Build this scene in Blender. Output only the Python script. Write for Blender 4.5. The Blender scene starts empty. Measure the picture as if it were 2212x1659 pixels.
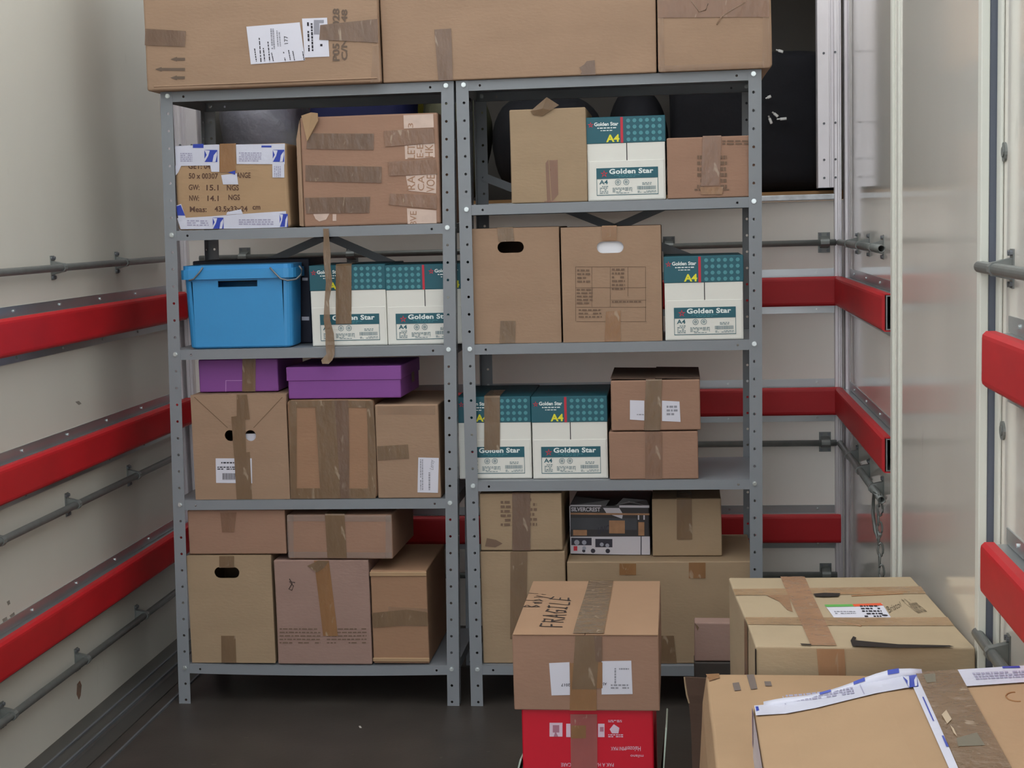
import bpy, bmesh, math, random
from mathutils import Vector, Matrix, noise
random.seed(7)
C = bpy.context.scene.collection

# ---------------------------------------------------------------- camera
FPX, W, H = 3203.99, 2212, 1659
YAW, PITCH, ROLL, EYE = -0.111096, 0.109125, -0.0277786, 1.42433
fwd = Vector((math.sin(YAW)*math.cos(PITCH), math.cos(YAW)*math.cos(PITCH), -math.sin(PITCH)))
_r = Vector((math.cos(YAW), -math.sin(YAW), 0)); _u = _r.cross(fwd)
rgt = _r*math.cos(ROLL) + _u*math.sin(ROLL); upv = -_r*math.sin(ROLL) + _u*math.cos(ROLL)
cam = bpy.data.cameras.new('camera'); camo = bpy.data.objects.new('camera', cam); C.objects.link(camo)
cam.sensor_width = 36; cam.lens = 36*FPX/W; cam.clip_start = .05
M = Matrix((rgt, upv, -fwd)).transposed().to_4x4(); M.translation = (0, 0, EYE)
camo.matrix_world = M; bpy.context.scene.camera = camo
def at(px, py, ax, v):
    """survey a pixel onto the plane axis=v of the truck"""
    d = fwd + rgt*((px-W/2)/FPX) - upv*((py-H/2)/FPX)
    o = Vector((0, 0, EYE)); return o + d*((v-o[ax])/d[ax])

# ---------------------------------------------------------------- light
world = bpy.data.worlds.new('world'); bpy.context.scene.world = world; world.use_nodes = True
wn = world.node_tree; bg = wn.nodes['Background']; bg.inputs[1].default_value = 4.5
_g = wn.nodes.new('ShaderNodeTexCoord'); _s = wn.nodes.new('ShaderNodeSeparateXYZ'); _c = wn.nodes.new('ShaderNodeValToRGB')   # overcast sky above a dark skyline
wn.links.new(_g.outputs['Generated'], _s.inputs[0]); wn.links.new(_s.outputs['Z'], _c.inputs[0]); wn.links.new(_c.outputs[0], bg.inputs[0])
_c.color_ramp.elements[0].position = .0; _c.color_ramp.elements[0].color = (.25, .26, .27, 1); _c.color_ramp.elements[1].position = .12; _c.color_ramp.elements[1].color = (.90, .95, 1, 1)
vs = bpy.context.scene.view_settings
vs.view_transform = 'Standard'; vs.look = 'None'; vs.gamma = 1; vs.use_curve_mapping = False; vs.exposure = 0.0
bpy.context.scene.cycles.max_bounces = 8; bpy.context.scene.cycles.diffuse_bounces = 5

# ---------------------------------------------------------------- materials
def lin(c): return tuple(((v/255)/12.92 if v/255 <= .04045 else ((v/255+.055)/1.055)**2.4) for v in c)
_m = {}
def mat(name, rgb, rough=.6, metal=0, spec=.5, noise_amt=0, nscale=6, bump=0, bscale=40, alpha=1, coat=0, stretch=(1, 1, 1), bdist=.002):
    if name in _m: return _m[name]
    m = bpy.data.materials.new(name); m.use_nodes = True; nt = m.node_tree; b = nt.nodes['Principled BSDF']
    c = lin(rgb)+(1,)
    b.inputs['Base Color'].default_value = c; b.inputs['Roughness'].default_value = rough
    b.inputs['Metallic'].default_value = metal; b.inputs['Specular IOR Level'].default_value = spec
    b.inputs['Coat Weight'].default_value = coat; b.inputs['Coat Roughness'].default_value = .12
    b.inputs['Alpha'].default_value = alpha
    if noise_amt or bump:
        tc = nt.nodes.new('ShaderNodeTexCoord'); mp = nt.nodes.new('ShaderNodeMapping')
        mp.inputs['Scale'].default_value = stretch; nt.links.new(tc.outputs['Object'], mp.inputs[0])
    if noise_amt:
        n = nt.nodes.new('ShaderNodeTexNoise'); n.inputs['Scale'].default_value = nscale; n.inputs['Detail'].default_value = 6
        nt.links.new(mp.outputs[0], n.inputs[0])
        r = nt.nodes.new('ShaderNodeMapRange'); r.inputs['From Min'].default_value = .3; r.inputs['From Max'].default_value = .7
        r.inputs['To Min'].default_value = 1-noise_amt; r.inputs['To Max'].default_value = 1+noise_amt*.6
        nt.links.new(n.outputs[0], r.inputs[0])
        mx = nt.nodes.new('ShaderNodeVectorMath'); mx.operation = 'SCALE'; mx.inputs[0].default_value = c[:3]
        nt.links.new(r.outputs[0], mx.inputs['Scale']); nt.links.new(mx.outputs[0], b.inputs['Base Color'])
    if bump:
        n2 = nt.nodes.new('ShaderNodeTexNoise'); n2.inputs['Scale'].default_value = bscale; n2.inputs['Detail'].default_value = 4
        nt.links.new(mp.outputs[0], n2.inputs[0])
        bp = nt.nodes.new('ShaderNodeBump'); bp.inputs['Strength'].default_value = bump; bp.inputs['Distance'].default_value = bdist
        nt.links.new(n2.outputs[0], bp.inputs['Height']); nt.links.new(bp.outputs[0], b.inputs['Normal'])
    _m[name] = m; return m
def card(name, rgb):                      # corrugated cardboard: mottled, faint flutes
    return mat('card_'+name, rgb, rough=.85, spec=.25, noise_amt=.07, nscale=5, bump=.25, bscale=60, stretch=(1, 1, 2.5))
K_tan = card('tan', (162, 140, 114)); K_brown = card('brown', (160, 133, 111)); K_pink = card('pink', (156, 129, 119))
K_orange = card('orange', (158, 124, 99)); K_dark = card('dark', (84, 66, 56)); K_sand = card('sand', (176, 158, 131))
K_gold = card('gold', (172, 143, 112)); K_rust = card('rust', (158, 125, 106)); K_in = card('inside', (120, 98, 78))
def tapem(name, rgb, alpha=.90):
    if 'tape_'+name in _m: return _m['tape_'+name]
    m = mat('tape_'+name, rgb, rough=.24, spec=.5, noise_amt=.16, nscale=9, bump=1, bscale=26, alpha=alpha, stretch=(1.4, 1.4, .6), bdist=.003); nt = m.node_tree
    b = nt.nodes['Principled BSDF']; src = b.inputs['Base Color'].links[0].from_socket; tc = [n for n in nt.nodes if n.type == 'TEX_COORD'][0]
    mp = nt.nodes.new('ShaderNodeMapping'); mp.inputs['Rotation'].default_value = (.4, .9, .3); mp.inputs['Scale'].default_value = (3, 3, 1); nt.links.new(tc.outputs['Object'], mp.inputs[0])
    n = nt.nodes.new('ShaderNodeTexNoise'); n.inputs['Scale'].default_value = 17; n.inputs['Detail'].default_value = 2; n.inputs['Distortion'].default_value = .8; nt.links.new(mp.outputs[0], n.inputs[0])  # pale streaks: crinkle highlights painted into the colour, along with whitish lifted patches
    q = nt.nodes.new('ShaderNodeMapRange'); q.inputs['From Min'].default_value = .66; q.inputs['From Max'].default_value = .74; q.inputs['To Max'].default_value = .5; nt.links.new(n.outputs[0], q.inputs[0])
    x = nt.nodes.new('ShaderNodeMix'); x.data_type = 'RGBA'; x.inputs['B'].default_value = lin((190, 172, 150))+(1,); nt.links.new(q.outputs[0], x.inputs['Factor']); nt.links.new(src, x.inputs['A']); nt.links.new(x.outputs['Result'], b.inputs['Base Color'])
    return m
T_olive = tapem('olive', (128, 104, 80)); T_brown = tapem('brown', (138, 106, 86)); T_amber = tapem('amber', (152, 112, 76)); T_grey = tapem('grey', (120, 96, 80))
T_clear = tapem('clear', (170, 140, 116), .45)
PAPER = mat('paper', (214, 214, 226), .7, spec=.3); INK = mat('ink', (52, 50, 56), .8, spec=.1); FAINT = mat('faint_ink', (118, 98, 84), .8, spec=.1)
GREYINK = mat('grey_ink', (150, 150, 160), .8, spec=.1); MARKER = mat('marker', (48, 38, 34), .7)
WHITE_C = mat('white_board', (226, 226, 220), .6, spec=.3, noise_amt=.02, nscale=4)
TEAL = mat('teal_print', (28, 90, 104), .5); TEAL2 = mat('teal_dots', (74, 142, 152), .5); TEALG = mat('teal_grey_print', (120, 140, 146), .6)
YEL = mat('yellow_print', (226, 222, 50), .5); REDP = mat('red_print', (190, 40, 60), .5); LIGHT = mat('light_print', (226, 236, 236), .5)
SHELF = mat('shelf_grey', (130, 135, 141), .42, metal=.0, spec=.5, noise_amt=.03, nscale=3, bump=.06, bscale=30)
BOLT = mat('bolt_zinc', (205, 212, 212), .25, metal=.7)
ALU = mat('aluminium', (226, 222, 226), .34, metal=.45, noise_amt=.12, nscale=7, stretch=(1, 1, .5))
ALU_D = mat('aluminium_dull', (112, 116, 122), .5, metal=.4, noise_amt=.1, nscale=8)
GALV = mat('galvanised', (128, 132, 130), .42, metal=.4, noise_amt=.12, nscale=30)
REDPAD = mat('red_pad', (190, 24, 34), .5, noise_amt=.12, nscale=5, stretch=(1, 1, 2), bump=.12, bscale=25)
CHAN = mat('channel_grey', (182, 187, 190), .3, metal=.8, noise_amt=.06)
BLACK = mat('black_void', (10, 10, 12), .9)
def wallmat(name, rgb, rough, spec, coat):
    m = mat(name, rgb, rough, spec=spec, noise_amt=.045, nscale=2.2, coat=coat, stretch=(1, 1, .45)); nt = m.node_tree
    b = nt.nodes['Principled BSDF']; mx = [n for n in nt.nodes if n.type == 'VECT_MATH'][0]
    mp = [n for n in nt.nodes if n.type == 'MAPPING'][0]
    n = nt.nodes.new('ShaderNodeTexNoise'); n.inputs['Scale'].default_value = 9; n.inputs['Detail'].default_value = 3
    nt.links.new(mp.outputs[0], n.inputs[0])
    r = nt.nodes.new('ShaderNodeMapRange'); r.inputs['From Min'].default_value = .71; r.inputs['From Max'].default_value = .80; r.inputs['To Max'].default_value = .30
    nt.links.new(n.outputs[0], r.inputs[0])
    mm = nt.nodes.new('ShaderNodeMix'); mm.data_type = 'RGBA'; mm.inputs['B'].default_value = lin((96, 84, 70))+(1,)
    nt.links.new(r.outputs[0], mm.inputs['Factor']); nt.links.new(mx.outputs[0], mm.inputs['A']); nt.links.new(mm.outputs['Result'], b.inputs['Base Color'])
    return m
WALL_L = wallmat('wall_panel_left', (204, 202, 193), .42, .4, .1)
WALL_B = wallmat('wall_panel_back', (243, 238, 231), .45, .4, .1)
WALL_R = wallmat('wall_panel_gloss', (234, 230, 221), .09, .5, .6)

# ---------------------------------------------------------------- mesh helpers
class MB:
    def __init__(s): s.v = []; s.f = []
    def add(s, vs, fs):
        o = len(s.v); s.v += [tuple(v) for v in vs]; s.f += [tuple(i+o for i in f) for f in fs]
    def box(s, x0, x1, y0, y1, z0, z1):
        s.add([(x, y, z) for z in (z0, z1) for y in (y0, y1) for x in (x0, x1)],
              [(0, 2, 3, 1), (4, 5, 7, 6), (0, 1, 5, 4), (2, 6, 7, 3), (0, 4, 6, 2), (1, 3, 7, 5)])
    def rbox(s, x0, x1, y0, y1, z0, z1, r=.003, n=2):
        bm = bmesh.new(); bmesh.ops.create_cube(bm, size=1)
        for v in bm.verts: v.co = Vector(((x0+x1)/2+v.co.x*(x1-x0), (y0+y1)/2+v.co.y*(y1-y0), (z0+z1)/2+v.co.z*(z1-z0)))
        bmesh.ops.bevel(bm, geom=bm.edges[:], offset=r, segments=n, affect='EDGES', profile=.5)
        s.bm(bm)
    def bm(s, bm):
        bm.verts.index_update(); s.add([v.co[:] for v in bm.verts], [[v.index for v in f.verts] for f in bm.faces]); bm.free()
    def tube(s, pts, r, n=12, caps=True):
        pts = [Vector(p) for p in pts]; rings = []
        for i, p in enumerate(pts):
            t = (pts[min(i+1, len(pts)-1)]-pts[max(i-1, 0)]).normalized()
            a = Vector((0, 0, 1)) if abs(t.z) < .9 else Vector((1, 0, 0)); u = t.cross(a).normalized(); w = t.cross(u)
            rings.append([p+(u*math.cos(2*math.pi*k/n)+w*math.sin(2*math.pi*k/n))*r for k in range(n)])
        fs = [(i*n+k, i*n+(k+1) % n, (i+1)*n+(k+1) % n, (i+1)*n+k) for i in range(len(pts)-1) for k in range(n)]
        if caps: fs += [tuple(range(n-1, -1, -1)), tuple((len(pts)-1)*n+k for k in range(n))]
        s.add([v for r_ in rings for v in r_], fs)
    def extrude(s, poly, a0, a1, fn, close=True):
        """poly: 2D outline, fn(u,v,a)->3D"""
        n = len(poly); vs = [fn(u, v, a) for a in (a0, a1) for u, v in poly]
        fs = [(k, (k+1) % n, n+(k+1) % n, n+k) for k in range(n)]
        if close: fs += [tuple(range(n-1, -1, -1)), tuple(range(n, 2*n))]
        s.add(vs, fs)
    def build(s, name, m, parent=None, smooth=False, loc=None, solid=0):
        me = bpy.data.meshes.new(name); me.from_pydata(s.v, [], s.f); me.materials.append(m)
        bm = bmesh.new(); bm.from_mesh(me)
        if not solid: bmesh.ops.recalc_face_normals(bm, faces=bm.faces[:])
        bm.to_mesh(me); bm.free()
        if smooth:
            for p in me.polygons: p.use_smooth = True
        o = bpy.data.objects.new(name, me); C.objects.link(o)
        if parent: o.parent = parent
        if loc: o.location = loc
        if solid:
            md = o.modifiers.new('thickness', 'SOLIDIFY'); md.thickness = solid; md.offset = 0
        return o
def tag(o, label, cat, group=None):
    o['label'] = label; o['category'] = cat
    if group: o['group'] = group
    return o
def empty(name, loc, label, cat, group=None):
    o = bpy.data.objects.new(name, None); C.objects.link(o); o.location = loc; o.empty_display_size = .1
    return tag(o, label, cat, group)
def struct(o): o['kind'] = 'structure'; return o
def copy_tree(o, parent=None):
    c = o.copy(); C.objects.link(c)
    if parent: c.parent = parent
    for ch in list(o.children): copy_tree(ch, c)
    return c
_t = {}
def textmesh(s, bold=.0, shear=0, sp=1.0):
    """builtin font outline at size 1, cached as (verts, faces, width)"""
    k = (s, bold, shear, sp)
    if k not in _t:
        cu = bpy.data.curves.new('t', 'FONT'); cu.body = s; cu.size = 1; cu.offset = bold; cu.shear = shear; cu.space_character = sp; cu.resolution_u = 3
        ob = bpy.data.objects.new('t', cu); C.objects.link(ob)
        dg = bpy.context.evaluated_depsgraph_get(); me = bpy.data.meshes.new_from_object(ob.evaluated_get(dg))
        vs = [v.co.to_2d() for v in me.vertices]; fs = [tuple(p.vertices) for p in me.polygons]
        x0 = min(v.x for v in vs); x1 = max(v.x for v in vs); y0 = min(v.y for v in vs); y1 = max(v.y for v in vs)
        _t[k] = ([((v.x-x0)/(x1-x0), (v.y-y0)/(y1-y0)) for v in vs], fs, x1-x0, y1-y0)
        bpy.data.objects.remove(ob); bpy.data.curves.remove(cu); bpy.data.meshes.remove(me)
    return _t[k]

# ---------------------------------------------------------------- a carton and what is stuck or printed on it
class Box:
    """local frame: x right, y back, z up, origin at front bottom centre"""
    def __init__(s, name, label, cat, m, px, zs, depth, Y=None, yaw=0, group=None, amp=.0018, r=.004, hole=None, flaps=False, top=None, tilt=None, seamless=True):
        x0, x1, yt, yb = px; xm = (x0+x1)/2; ym = (yt+yb)/2
        if Y is None: Y = max(YS+.008, at(xm, yb, 2, zs)[1])
        zs = zs+.0009; s.Y = Y; s.zs = zs
        X0 = at(x0, ym, 1, Y)[0]; X1 = at(x1, ym, 1, Y)[0]; s.h = (at(xm, yt, 1, Y)[2] if top is None else top)-zs
        s.init(name, label, cat, m, (X0+X1)/2, Y, zs, X1-X0, depth, s.h, yaw, group, amp, r, hole)
    @classmethod
    def raw(cls, name, label, cat, m, X0, X1, Y, zs, ztop, depth, yaw=0, group=None, amp=.0018, r=.004, hole=None):
        s = cls.__new__(cls); s.init(name, label, cat, m, (X0+X1)/2, Y, zs, X1-X0, depth, ztop-zs, yaw, group, amp, r, hole); return s
    def init(s, name, label, cat, m, X, Y, zs, w, d, h, yaw, group, amp, r, hole):
        s.w, s.d, s.h, s.X, s.Y, s.zs, s.amp, s.r = w, d, h, X, Y, zs, amp, r; s.seed = Vector((X*9, zs*7, Y*3)); s.yaw = yaw
        s.m = m; mb = MB(); nx, ny, nz = [max(3, int(q/.045)) for q in (w, d, h)]
        def axis(L, n):
            a = [0, r*.3, r*.65, r]+[r+(L-2*r)*i/n for i in range(1, n)]+[L-r, L-r*.65, L-r*.3, L]; return a
        A = [axis(w, nx), axis(d, ny), axis(h, nz)]; idx = {}; vs = []; fs = []
        L = (w, d, h)
        def vid(i, j, k):
            if (i, j, k) not in idx:
                p = [A[0][i], A[1][j], A[2][k]]; q = [min(max(p[c], r), L[c]-r) for c in range(3)]
                dv = Vector([p[c]-q[c] for c in range(3)])
                if dv.length > 0:
                    p = [q[c]+dv.normalized()[c]*r for c in range(3)]
                v = s.warp(Vector((p[0]-w/2, p[1], p[2])))
                idx[(i, j, k)] = len(vs); vs.append(v[:])
            return idx[(i, j, k)]
        n = [len(a)-1 for a in A]
        for ax in range(3):
            b, c = [(1, 2), (0, 2), (0, 1)][ax]
            for side in (0, n[ax]):
                if hole and ax == 1 and side == 0: continue
                for i in range(n[b]):
                    for j in range(n[c]):
                        q = []
                        for di, dj in ((0, 0), (1, 0), (1, 1), (0, 1)):
                            t = [0, 0, 0]; t[ax] = side; t[b] = i+di; t[c] = j+dj; q.append(vid(*t))
                        fs.append(q)
        mb.add(vs, fs)
        if hole: s.front_with_holes(mb, hole)
        s.o = mb.build(name, m, smooth=False, loc=(X, Y, zs)); s.o.rotation_euler.z = yaw
        for p in s.o.data.polygons: p.use_smooth = False
        tag(s.o, label, cat, group)
    def front_with_holes(s, mb, holes):
        from mathutils.geometry import tessellate_polygon
        loops = [[Vector(p) for p in ((-s.w/2, 0, 0), (s.w/2, 0, 0), (s.w/2, 0, s.h), (-s.w/2, 0, s.h))]]; t = .004
        for (hx, hz, hw, hh) in holes:
            rr = hh/2; pts = []
            for k in range(9): a = -math.pi/2+math.pi*k/8; pts.append((hx+hw/2-rr+rr*math.cos(a), hz+rr*math.sin(a)))
            for k in range(9): a = math.pi/2+math.pi*k/8; pts.append((hx-hw/2+rr+rr*math.cos(a), hz+rr*math.sin(a)))
            pts = [p for i, p in enumerate(pts) if (Vector(p)-Vector(pts[i-1])).length > 1e-5]
            loops.append([Vector((x, 0, z)) for x, z in reversed(pts)])
            mb.add([(x, y, z) for y in (0, t) for x, z in pts], [(i, (i+1) % len(pts), len(pts)+(i+1) % len(pts), len(pts)+i) for i in range(len(pts))])
        L2 = [[Vector((v.x, v.z, 0)) for v in l] for l in loops]; fl = [v for l in loops for v in l]
        mb.add([v[:] for v in fl], [tuple(f) for f in tessellate_polygon(L2)]); s.amp = 0
    def warp(s, p):
        q = p*4+s.seed; k = s.amp
        return Vector((p.x, p.y, p.z)) + Vector((noise.noise(q), noise.noise(q+Vector((31, 0, 0))), noise.noise(q+Vector((0, 57, 0)))*.6 if p.z > .01 else 0))*k
    # pixel -> face coordinates
    def F(s, px, py, side='front'):
        if side == 'front': p = at(px, py, 1, s.Y)
        elif side == 'top': p = at(px, py, 2, s.zs+s.h)
        elif side == 'left': p = at(px, py, 0, s.X-s.w/2)
        q = Matrix.Rotation(-s.yaw, 3, 'Z') @ (p-Vector((s.X, s.Y, s.zs)))
        return {'front': (q.x, q.z), 'top': (q.x, q.y), 'left': (q.y, q.z)}[side]
    def P3(s, u, v, e, side):
        if side != 'top' and e < .1: v = min(max(v, .0006), s.h+getattr(s, 'over', .004))
        if side in ('front', 'top'): u = min(max(u, -s.w/2), s.w/2)
        if side == 'front': return s.warp(Vector((u, 0, v)))+Vector((0, -e, 0))
        if side == 'top': return s.warp(Vector((u, v, s.h)))+Vector((0, 0, e))
        if side == 'right': return s.warp(Vector((s.w/2, u, v)))+Vector((e, 0, 0))
        if side == 'left': return s.warp(Vector((-s.w/2, u, v)))+Vector((-e, 0, 0))
    def patch(s, mb, c, e=.0012, side='front', px=True, n=None):
        """four corners TL TR BR BL"""
        q = [s.F(*p, side) if px else p for p in c]; q = [Vector(p) for p in q]
        nu = n or max(1, int((q[1]-q[0]).length/.04)); nv = n or max(1, int((q[3]-q[0]).length/.04)); vs = []; fs = []
        for j in range(nv+1):
            for i in range(nu+1):
                a, b = i/nu, j/nv; p = (q[0]*(1-a)+q[1]*a)*(1-b)+(q[3]*(1-a)+q[2]*a)*b; vs.append(s.P3(p.x, p.y, e, side))
        for j in range(nv):
            for i in range(nu): k = j*(nu+1)+i; fs.append((k, k+1, k+nu+2, k+nu+1))
        mb.add(vs, fs)
    def stick(s, name, m, quads, e=.0012, side='front', label=None, px=True, parent=None):
        for c in quads:
            if len(c) == 4 and not isinstance(c[0], (tuple, list)): x0, x1, y0, y1 = c; c = ((x0, y0), (x1, y0), (x1, y1), (x0, y1))
            mb = MB(); s.patch(mb, c, e, side, px); o = mb.build(name, m, parent or s.o)
            if label: o['label'] = label
        return o
    def tape(s, x0, x1, ytop, ybot, m=None, wrap=.12, e=.0024, lean=0, name='packing_tape', curl=0):
        """vertical strip of parcel tape on the front, running over the top edge"""
        m = m or T_olive; mb = MB(); a0, zt = s.F(x0, ytop); a1, _ = s.F(x1, ytop); b0, zb = s.F(x0+lean, ybot); b1, _ = s.F(x1+lean, ybot)
        over = zt > s.h-.012
        if over: zt = s.h-.001
        s.patch(mb, ((a0, zt), (a1, zt), (b1, zb), (b0, zb)), e, 'front', px=False)
        if over and wrap: 
            s.patch(mb, ((a0, wrap), (a1, wrap), (a1, 0), (a0, 0)), e, 'top', px=False)
            mb.add([s.P3(a0, s.h-.001, e, 'front'), s.P3(a1, s.h-.001, e, 'front'), s.P3(a1, 0, e, 'top'), s.P3(a0, 0, e, 'top')], [(0, 1, 2, 3)])
        return mb.build(name, m, s.o)
    def text(s, mb, t, c, side='front', e=.0016, bold=.02, shear=0, px=True, sp=1):
        """text stretched into the quad TL TR BR BL (reading direction TL->TR)"""
        q = [Vector(s.F(*p, side)) if px else Vector(p) for p in c]; vs, fs, _, _ = textmesh(t, bold, shear, sp)
        mb.add([s.P3(*((q[3]*(1-a)+q[2]*a)*(1-b)+(q[0]*(1-a)+q[1]*a)*b), e, side) for a, b in vs], fs)
    def bars(s, mb, c, rows, side='front', e=.0016, fill=.55, seg=5, px=True, seed=1, vertical=False):
        """rows of small broken print inside a quad"""
        rnd = random.Random(seed); q = [Vector(s.F(*p, side)) if px else Vector(p) for p in c]
        def P(a, b): return (q[0]*(1-a)+q[1]*a)*(1-b)+(q[3]*(1-a)+q[2]*a)*b
        for r in range(rows):
            b0 = r/rows; b1 = b0+fill/rows; a = 0
            while a < 1:
                w = rnd.uniform(.4, 1.2)/seg; a1 = min(1, a+w)
                if rnd.random() < .88:
                    pts = [P(a, b0), P(a1, b0), P(a1, b1), P(a, b1)] if not vertical else [P(b0, a), P(b1, a), P(b1, a1), P(b0, a1)]
                    mb.add([s.P3(p.x, p.y, e, side) for p in pts], [(0, 1, 2, 3)])
                a = a1+.25/seg
    def poly(s, mb, pts, e=.0016, side='front', px=True):
        q = [s.F(*p, side) if px else p for p in pts]; mb.add([s.P3(u, v, e, side) for u, v in q], [tuple(range(len(q)))])
    def disc(s, mb, px, py, r, e=.0016, n=10, side='front', r2=None):
        u, v = s.F(px, py, side)
        if r2:
            vs = [s.P3(u+rr*math.cos(2*math.pi*k/n), v+rr*math.sin(2*math.pi*k/n), e, side) for rr in (r, r2) for k in range(n)]
            mb.add(vs, [(k, (k+1) % n, n+(k+1) % n, n+k) for k in range(n)])
        else: s.poly(mb, [(u+r*math.cos(2*math.pi*k/n), v+r*math.sin(2*math.pi*k/n)) for k in range(n)], e, side, px=False)
def R4(x0, x1, y0, y1): return ((x0, y0), (x1, y0), (x1, y1), (x0, y1))

# ---------------------------------------------------------------- the truck body
XL, XR, YB, Y0, ZC = -1.745, .577, 5.10, -3.0, 2.42
LEDGE = 1.487
def slab(name, m, x0, x1, y0, y1, z0, z1):
    mb = MB(); mb.box(x0, x1, y0, y1, z0, z1); return struct(mb.build(name, m))
FLOORM = mat('floor_phenolic', (66, 61, 57), .45, noise_amt=.22, nscale=5, bump=.15, bscale=90, spec=.4)
slab('floor', FLOORM, XL, XR, Y0, YB, -.05, 0)
slab('wall_left', WALL_L, XL-.06, XL, Y0, 6.2, -.05, ZC+.1)
slab('wall_right', WALL_R, XR, XR+.06, Y0, 6.2, -.05, ZC+.1)
slab('wall_back', WALL_B, XL, XR, YB, YB+.06, -.05, LEDGE-.022)
PEAK = mat('peak_lining', (120, 116, 112), .7)
slab('wall_back', PEAK, XL, XR, 6.2, 6.26, 1.3, ZC+.1)
slab('floor', mat('plywood', (150, 112, 70), .7, noise_amt=.2, nscale=8, stretch=(1, 6, 1)), XL, XR, YB+.03, 6.2, LEDGE-.018, LEDGE+.012)
# roof: translucent glass-fibre sheet over the load bay, lined over the cab peak
rm = bpy.data.materials.new('roof_translucent'); rm.use_nodes = True; nt = rm.node_tree; nt.nodes.clear()
o_ = nt.nodes.new('ShaderNodeOutputMaterial'); d_ = nt.nodes.new('ShaderNodeBsdfDiffuse'); t_ = nt.nodes.new('ShaderNodeBsdfTranslucent'); x_ = nt.nodes.new('ShaderNodeMixShader')
d_.inputs[0].default_value = (.8, .8, .76, 1); t_.inputs[0].default_value = (.95, .935, .90, 1); x_.inputs[0].default_value = .45
nt.links.new(d_.outputs[0], x_.inputs[1]); nt.links.new(t_.outputs[0], x_.inputs[2]); nt.links.new(x_.outputs[0], o_.inputs[0])
mb = MB(); mb.add([(XL, Y0, ZC), (XR, Y0, ZC), (XR, YB, ZC), (XL, YB, ZC)], [(0, 1, 2, 3)]); struct(mb.build('ceiling', rm))
slab('ceiling', PEAK, XL, XR, YB, 6.26, ZC, ZC+.03)
mb = MB(); mb.box(-15, 15, -15, 6, -1.15, -1.1); struct(mb.build('floor', mat('asphalt', (70, 70, 70), .9, noise_amt=.2)))
# ledge edge plate
mb = MB(); mb.rbox(XL+.08, XR-.04, YB-.022, YB+.03, LEDGE-.02, LEDGE, .003)
struct(mb.build('trim_1', mat('ledge_plate', (206, 210, 214), .35, metal=.3, noise_amt=.25, nscale=28)))
# corner posts and door-frame profiles of the bulkhead
def corner(name, sx, x_wall):
    mb = MB(); X = lambda a: x_wall+sx*a
    def b(a0, a1, y0, y1, z0, z1): mb.rbox(min(X(a0), X(a1)), max(X(a0), X(a1)), y0, y1, z0, z1, .0015, 1)
    b(.026, .096, YB-.008, YB, LEDGE+.02, ZC)          # wide plate beside the opening
    b(.052, .058, YB-.012, YB-.006, LEDGE+.02, ZC)
    b(.020, .044, YB-.028, YB, 0, ZC)                  # tall nose
    b(.026, .034, YB-.034, YB-.02, 0, ZC)
    b(.000, .012, YB-.05, YB, 0, ZC)
    b(.000, .004, YB-.10, YB-.04, 0, ZC)
    b(.090, .096, YB, YB+.05, LEDGE+.02, ZC)
    o = struct(mb.build(name, ALU))
    mb = MB()
    for z in (1.54, 1.60, 1.72, 1.95):
        for a in (.040, .075): mb.tube([(X(a), YB-.0115 if a > .05 else YB-.031, z), (X(a), YB-.005, z)], .004, 8)
    mb.build('rivets', ALU_D, o); return o
corner('trim_2', -1, XR); corner('trim_3', 1, XL)
# kick strips along the foot of the left wall
mb = MB()
mb.extrude([(0, .0), (0, .012), (.10, .012), (.112, .004), (.16, .004), (.16, 0)], Y0, YB, lambda u, v, a: (XL+u, a, v)); struct(mb.build('trim_4', mat('kick_plate', (88, 86, 84), .38, metal=.5, noise_amt=.15, nscale=4, stretch=(1, .3, 1))))
mb = MB()
for a in (.052, .1, .2): mb.box(XL+a, XL+a+.006, Y0, YB, .0, .016 if a < .15 else .006)
struct(mb.build('trim_5', ALU_D))

def stain(pts, m):
    mb = MB(); q = [at(x, y, 0, XL) for x, y in pts]; c = sum(q, Vector())/len(q); mb.add([(XL+.0006, p.y, p.z) for p in q], [tuple(range(len(q)))]); mb.build('stain', m, bpy.data.objects['wall_left'])
RUST = mat('rust_stain', (128, 96, 78), .8, noise_amt=.3, nscale=60, alpha=.7); SCUFF = mat('scuff', (112, 108, 100), .8, alpha=.5)
stain([(166, 1478), (172, 1470), (176, 1480), (174, 1502), (170, 1512), (165, 1500)], RUST)
stain([(4, 1338), (14, 1332), (18, 1346), (10, 1352)], SCUFF); stain([(14, 1300), (20, 1296), (22, 1304), (17, 1308)], SCUFF); stain([(20, 1330), (30, 1322), (32, 1328), (24, 1336)], SCUFF)
stain([(162, 868), (170, 866), (176, 872), (170, 875)], SCUFF)
def fleck(x, y, L, a, m, rgb):
    p = at(x, y, 2, 0); mb = MB(); c, s_ = math.cos(a), math.sin(a); w = L*.3
    mb.add([(p.x+c*u-s_*v, p.y+s_*u+c*v, .0008) for u, v in ((-L, -w), (L*.9, -w*1.1), (L, w*.7), (-L*.8, w))], [(0, 1, 2, 3)]); mb.build('speck', mat(m, rgb, .8), bpy.data.objects['floor'])
fleck(778, 1571, .010, 2.0, 'chip_pale', (190, 186, 178)); fleck(532, 1594, .007, .2, 'chip_grey', (110, 106, 98)); fleck(762, 1630, .004, .5, 'chip_grey', (110, 106, 98)); fleck(953, 1637, .006, 1, 'chip_grey', (110, 106, 98)); fleck(462, 1652, .007, .1, 'chip_grey', (110, 106, 98)); fleck(1055, 1624, .005, .1, 'chip_grey', (110, 106, 98))
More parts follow.
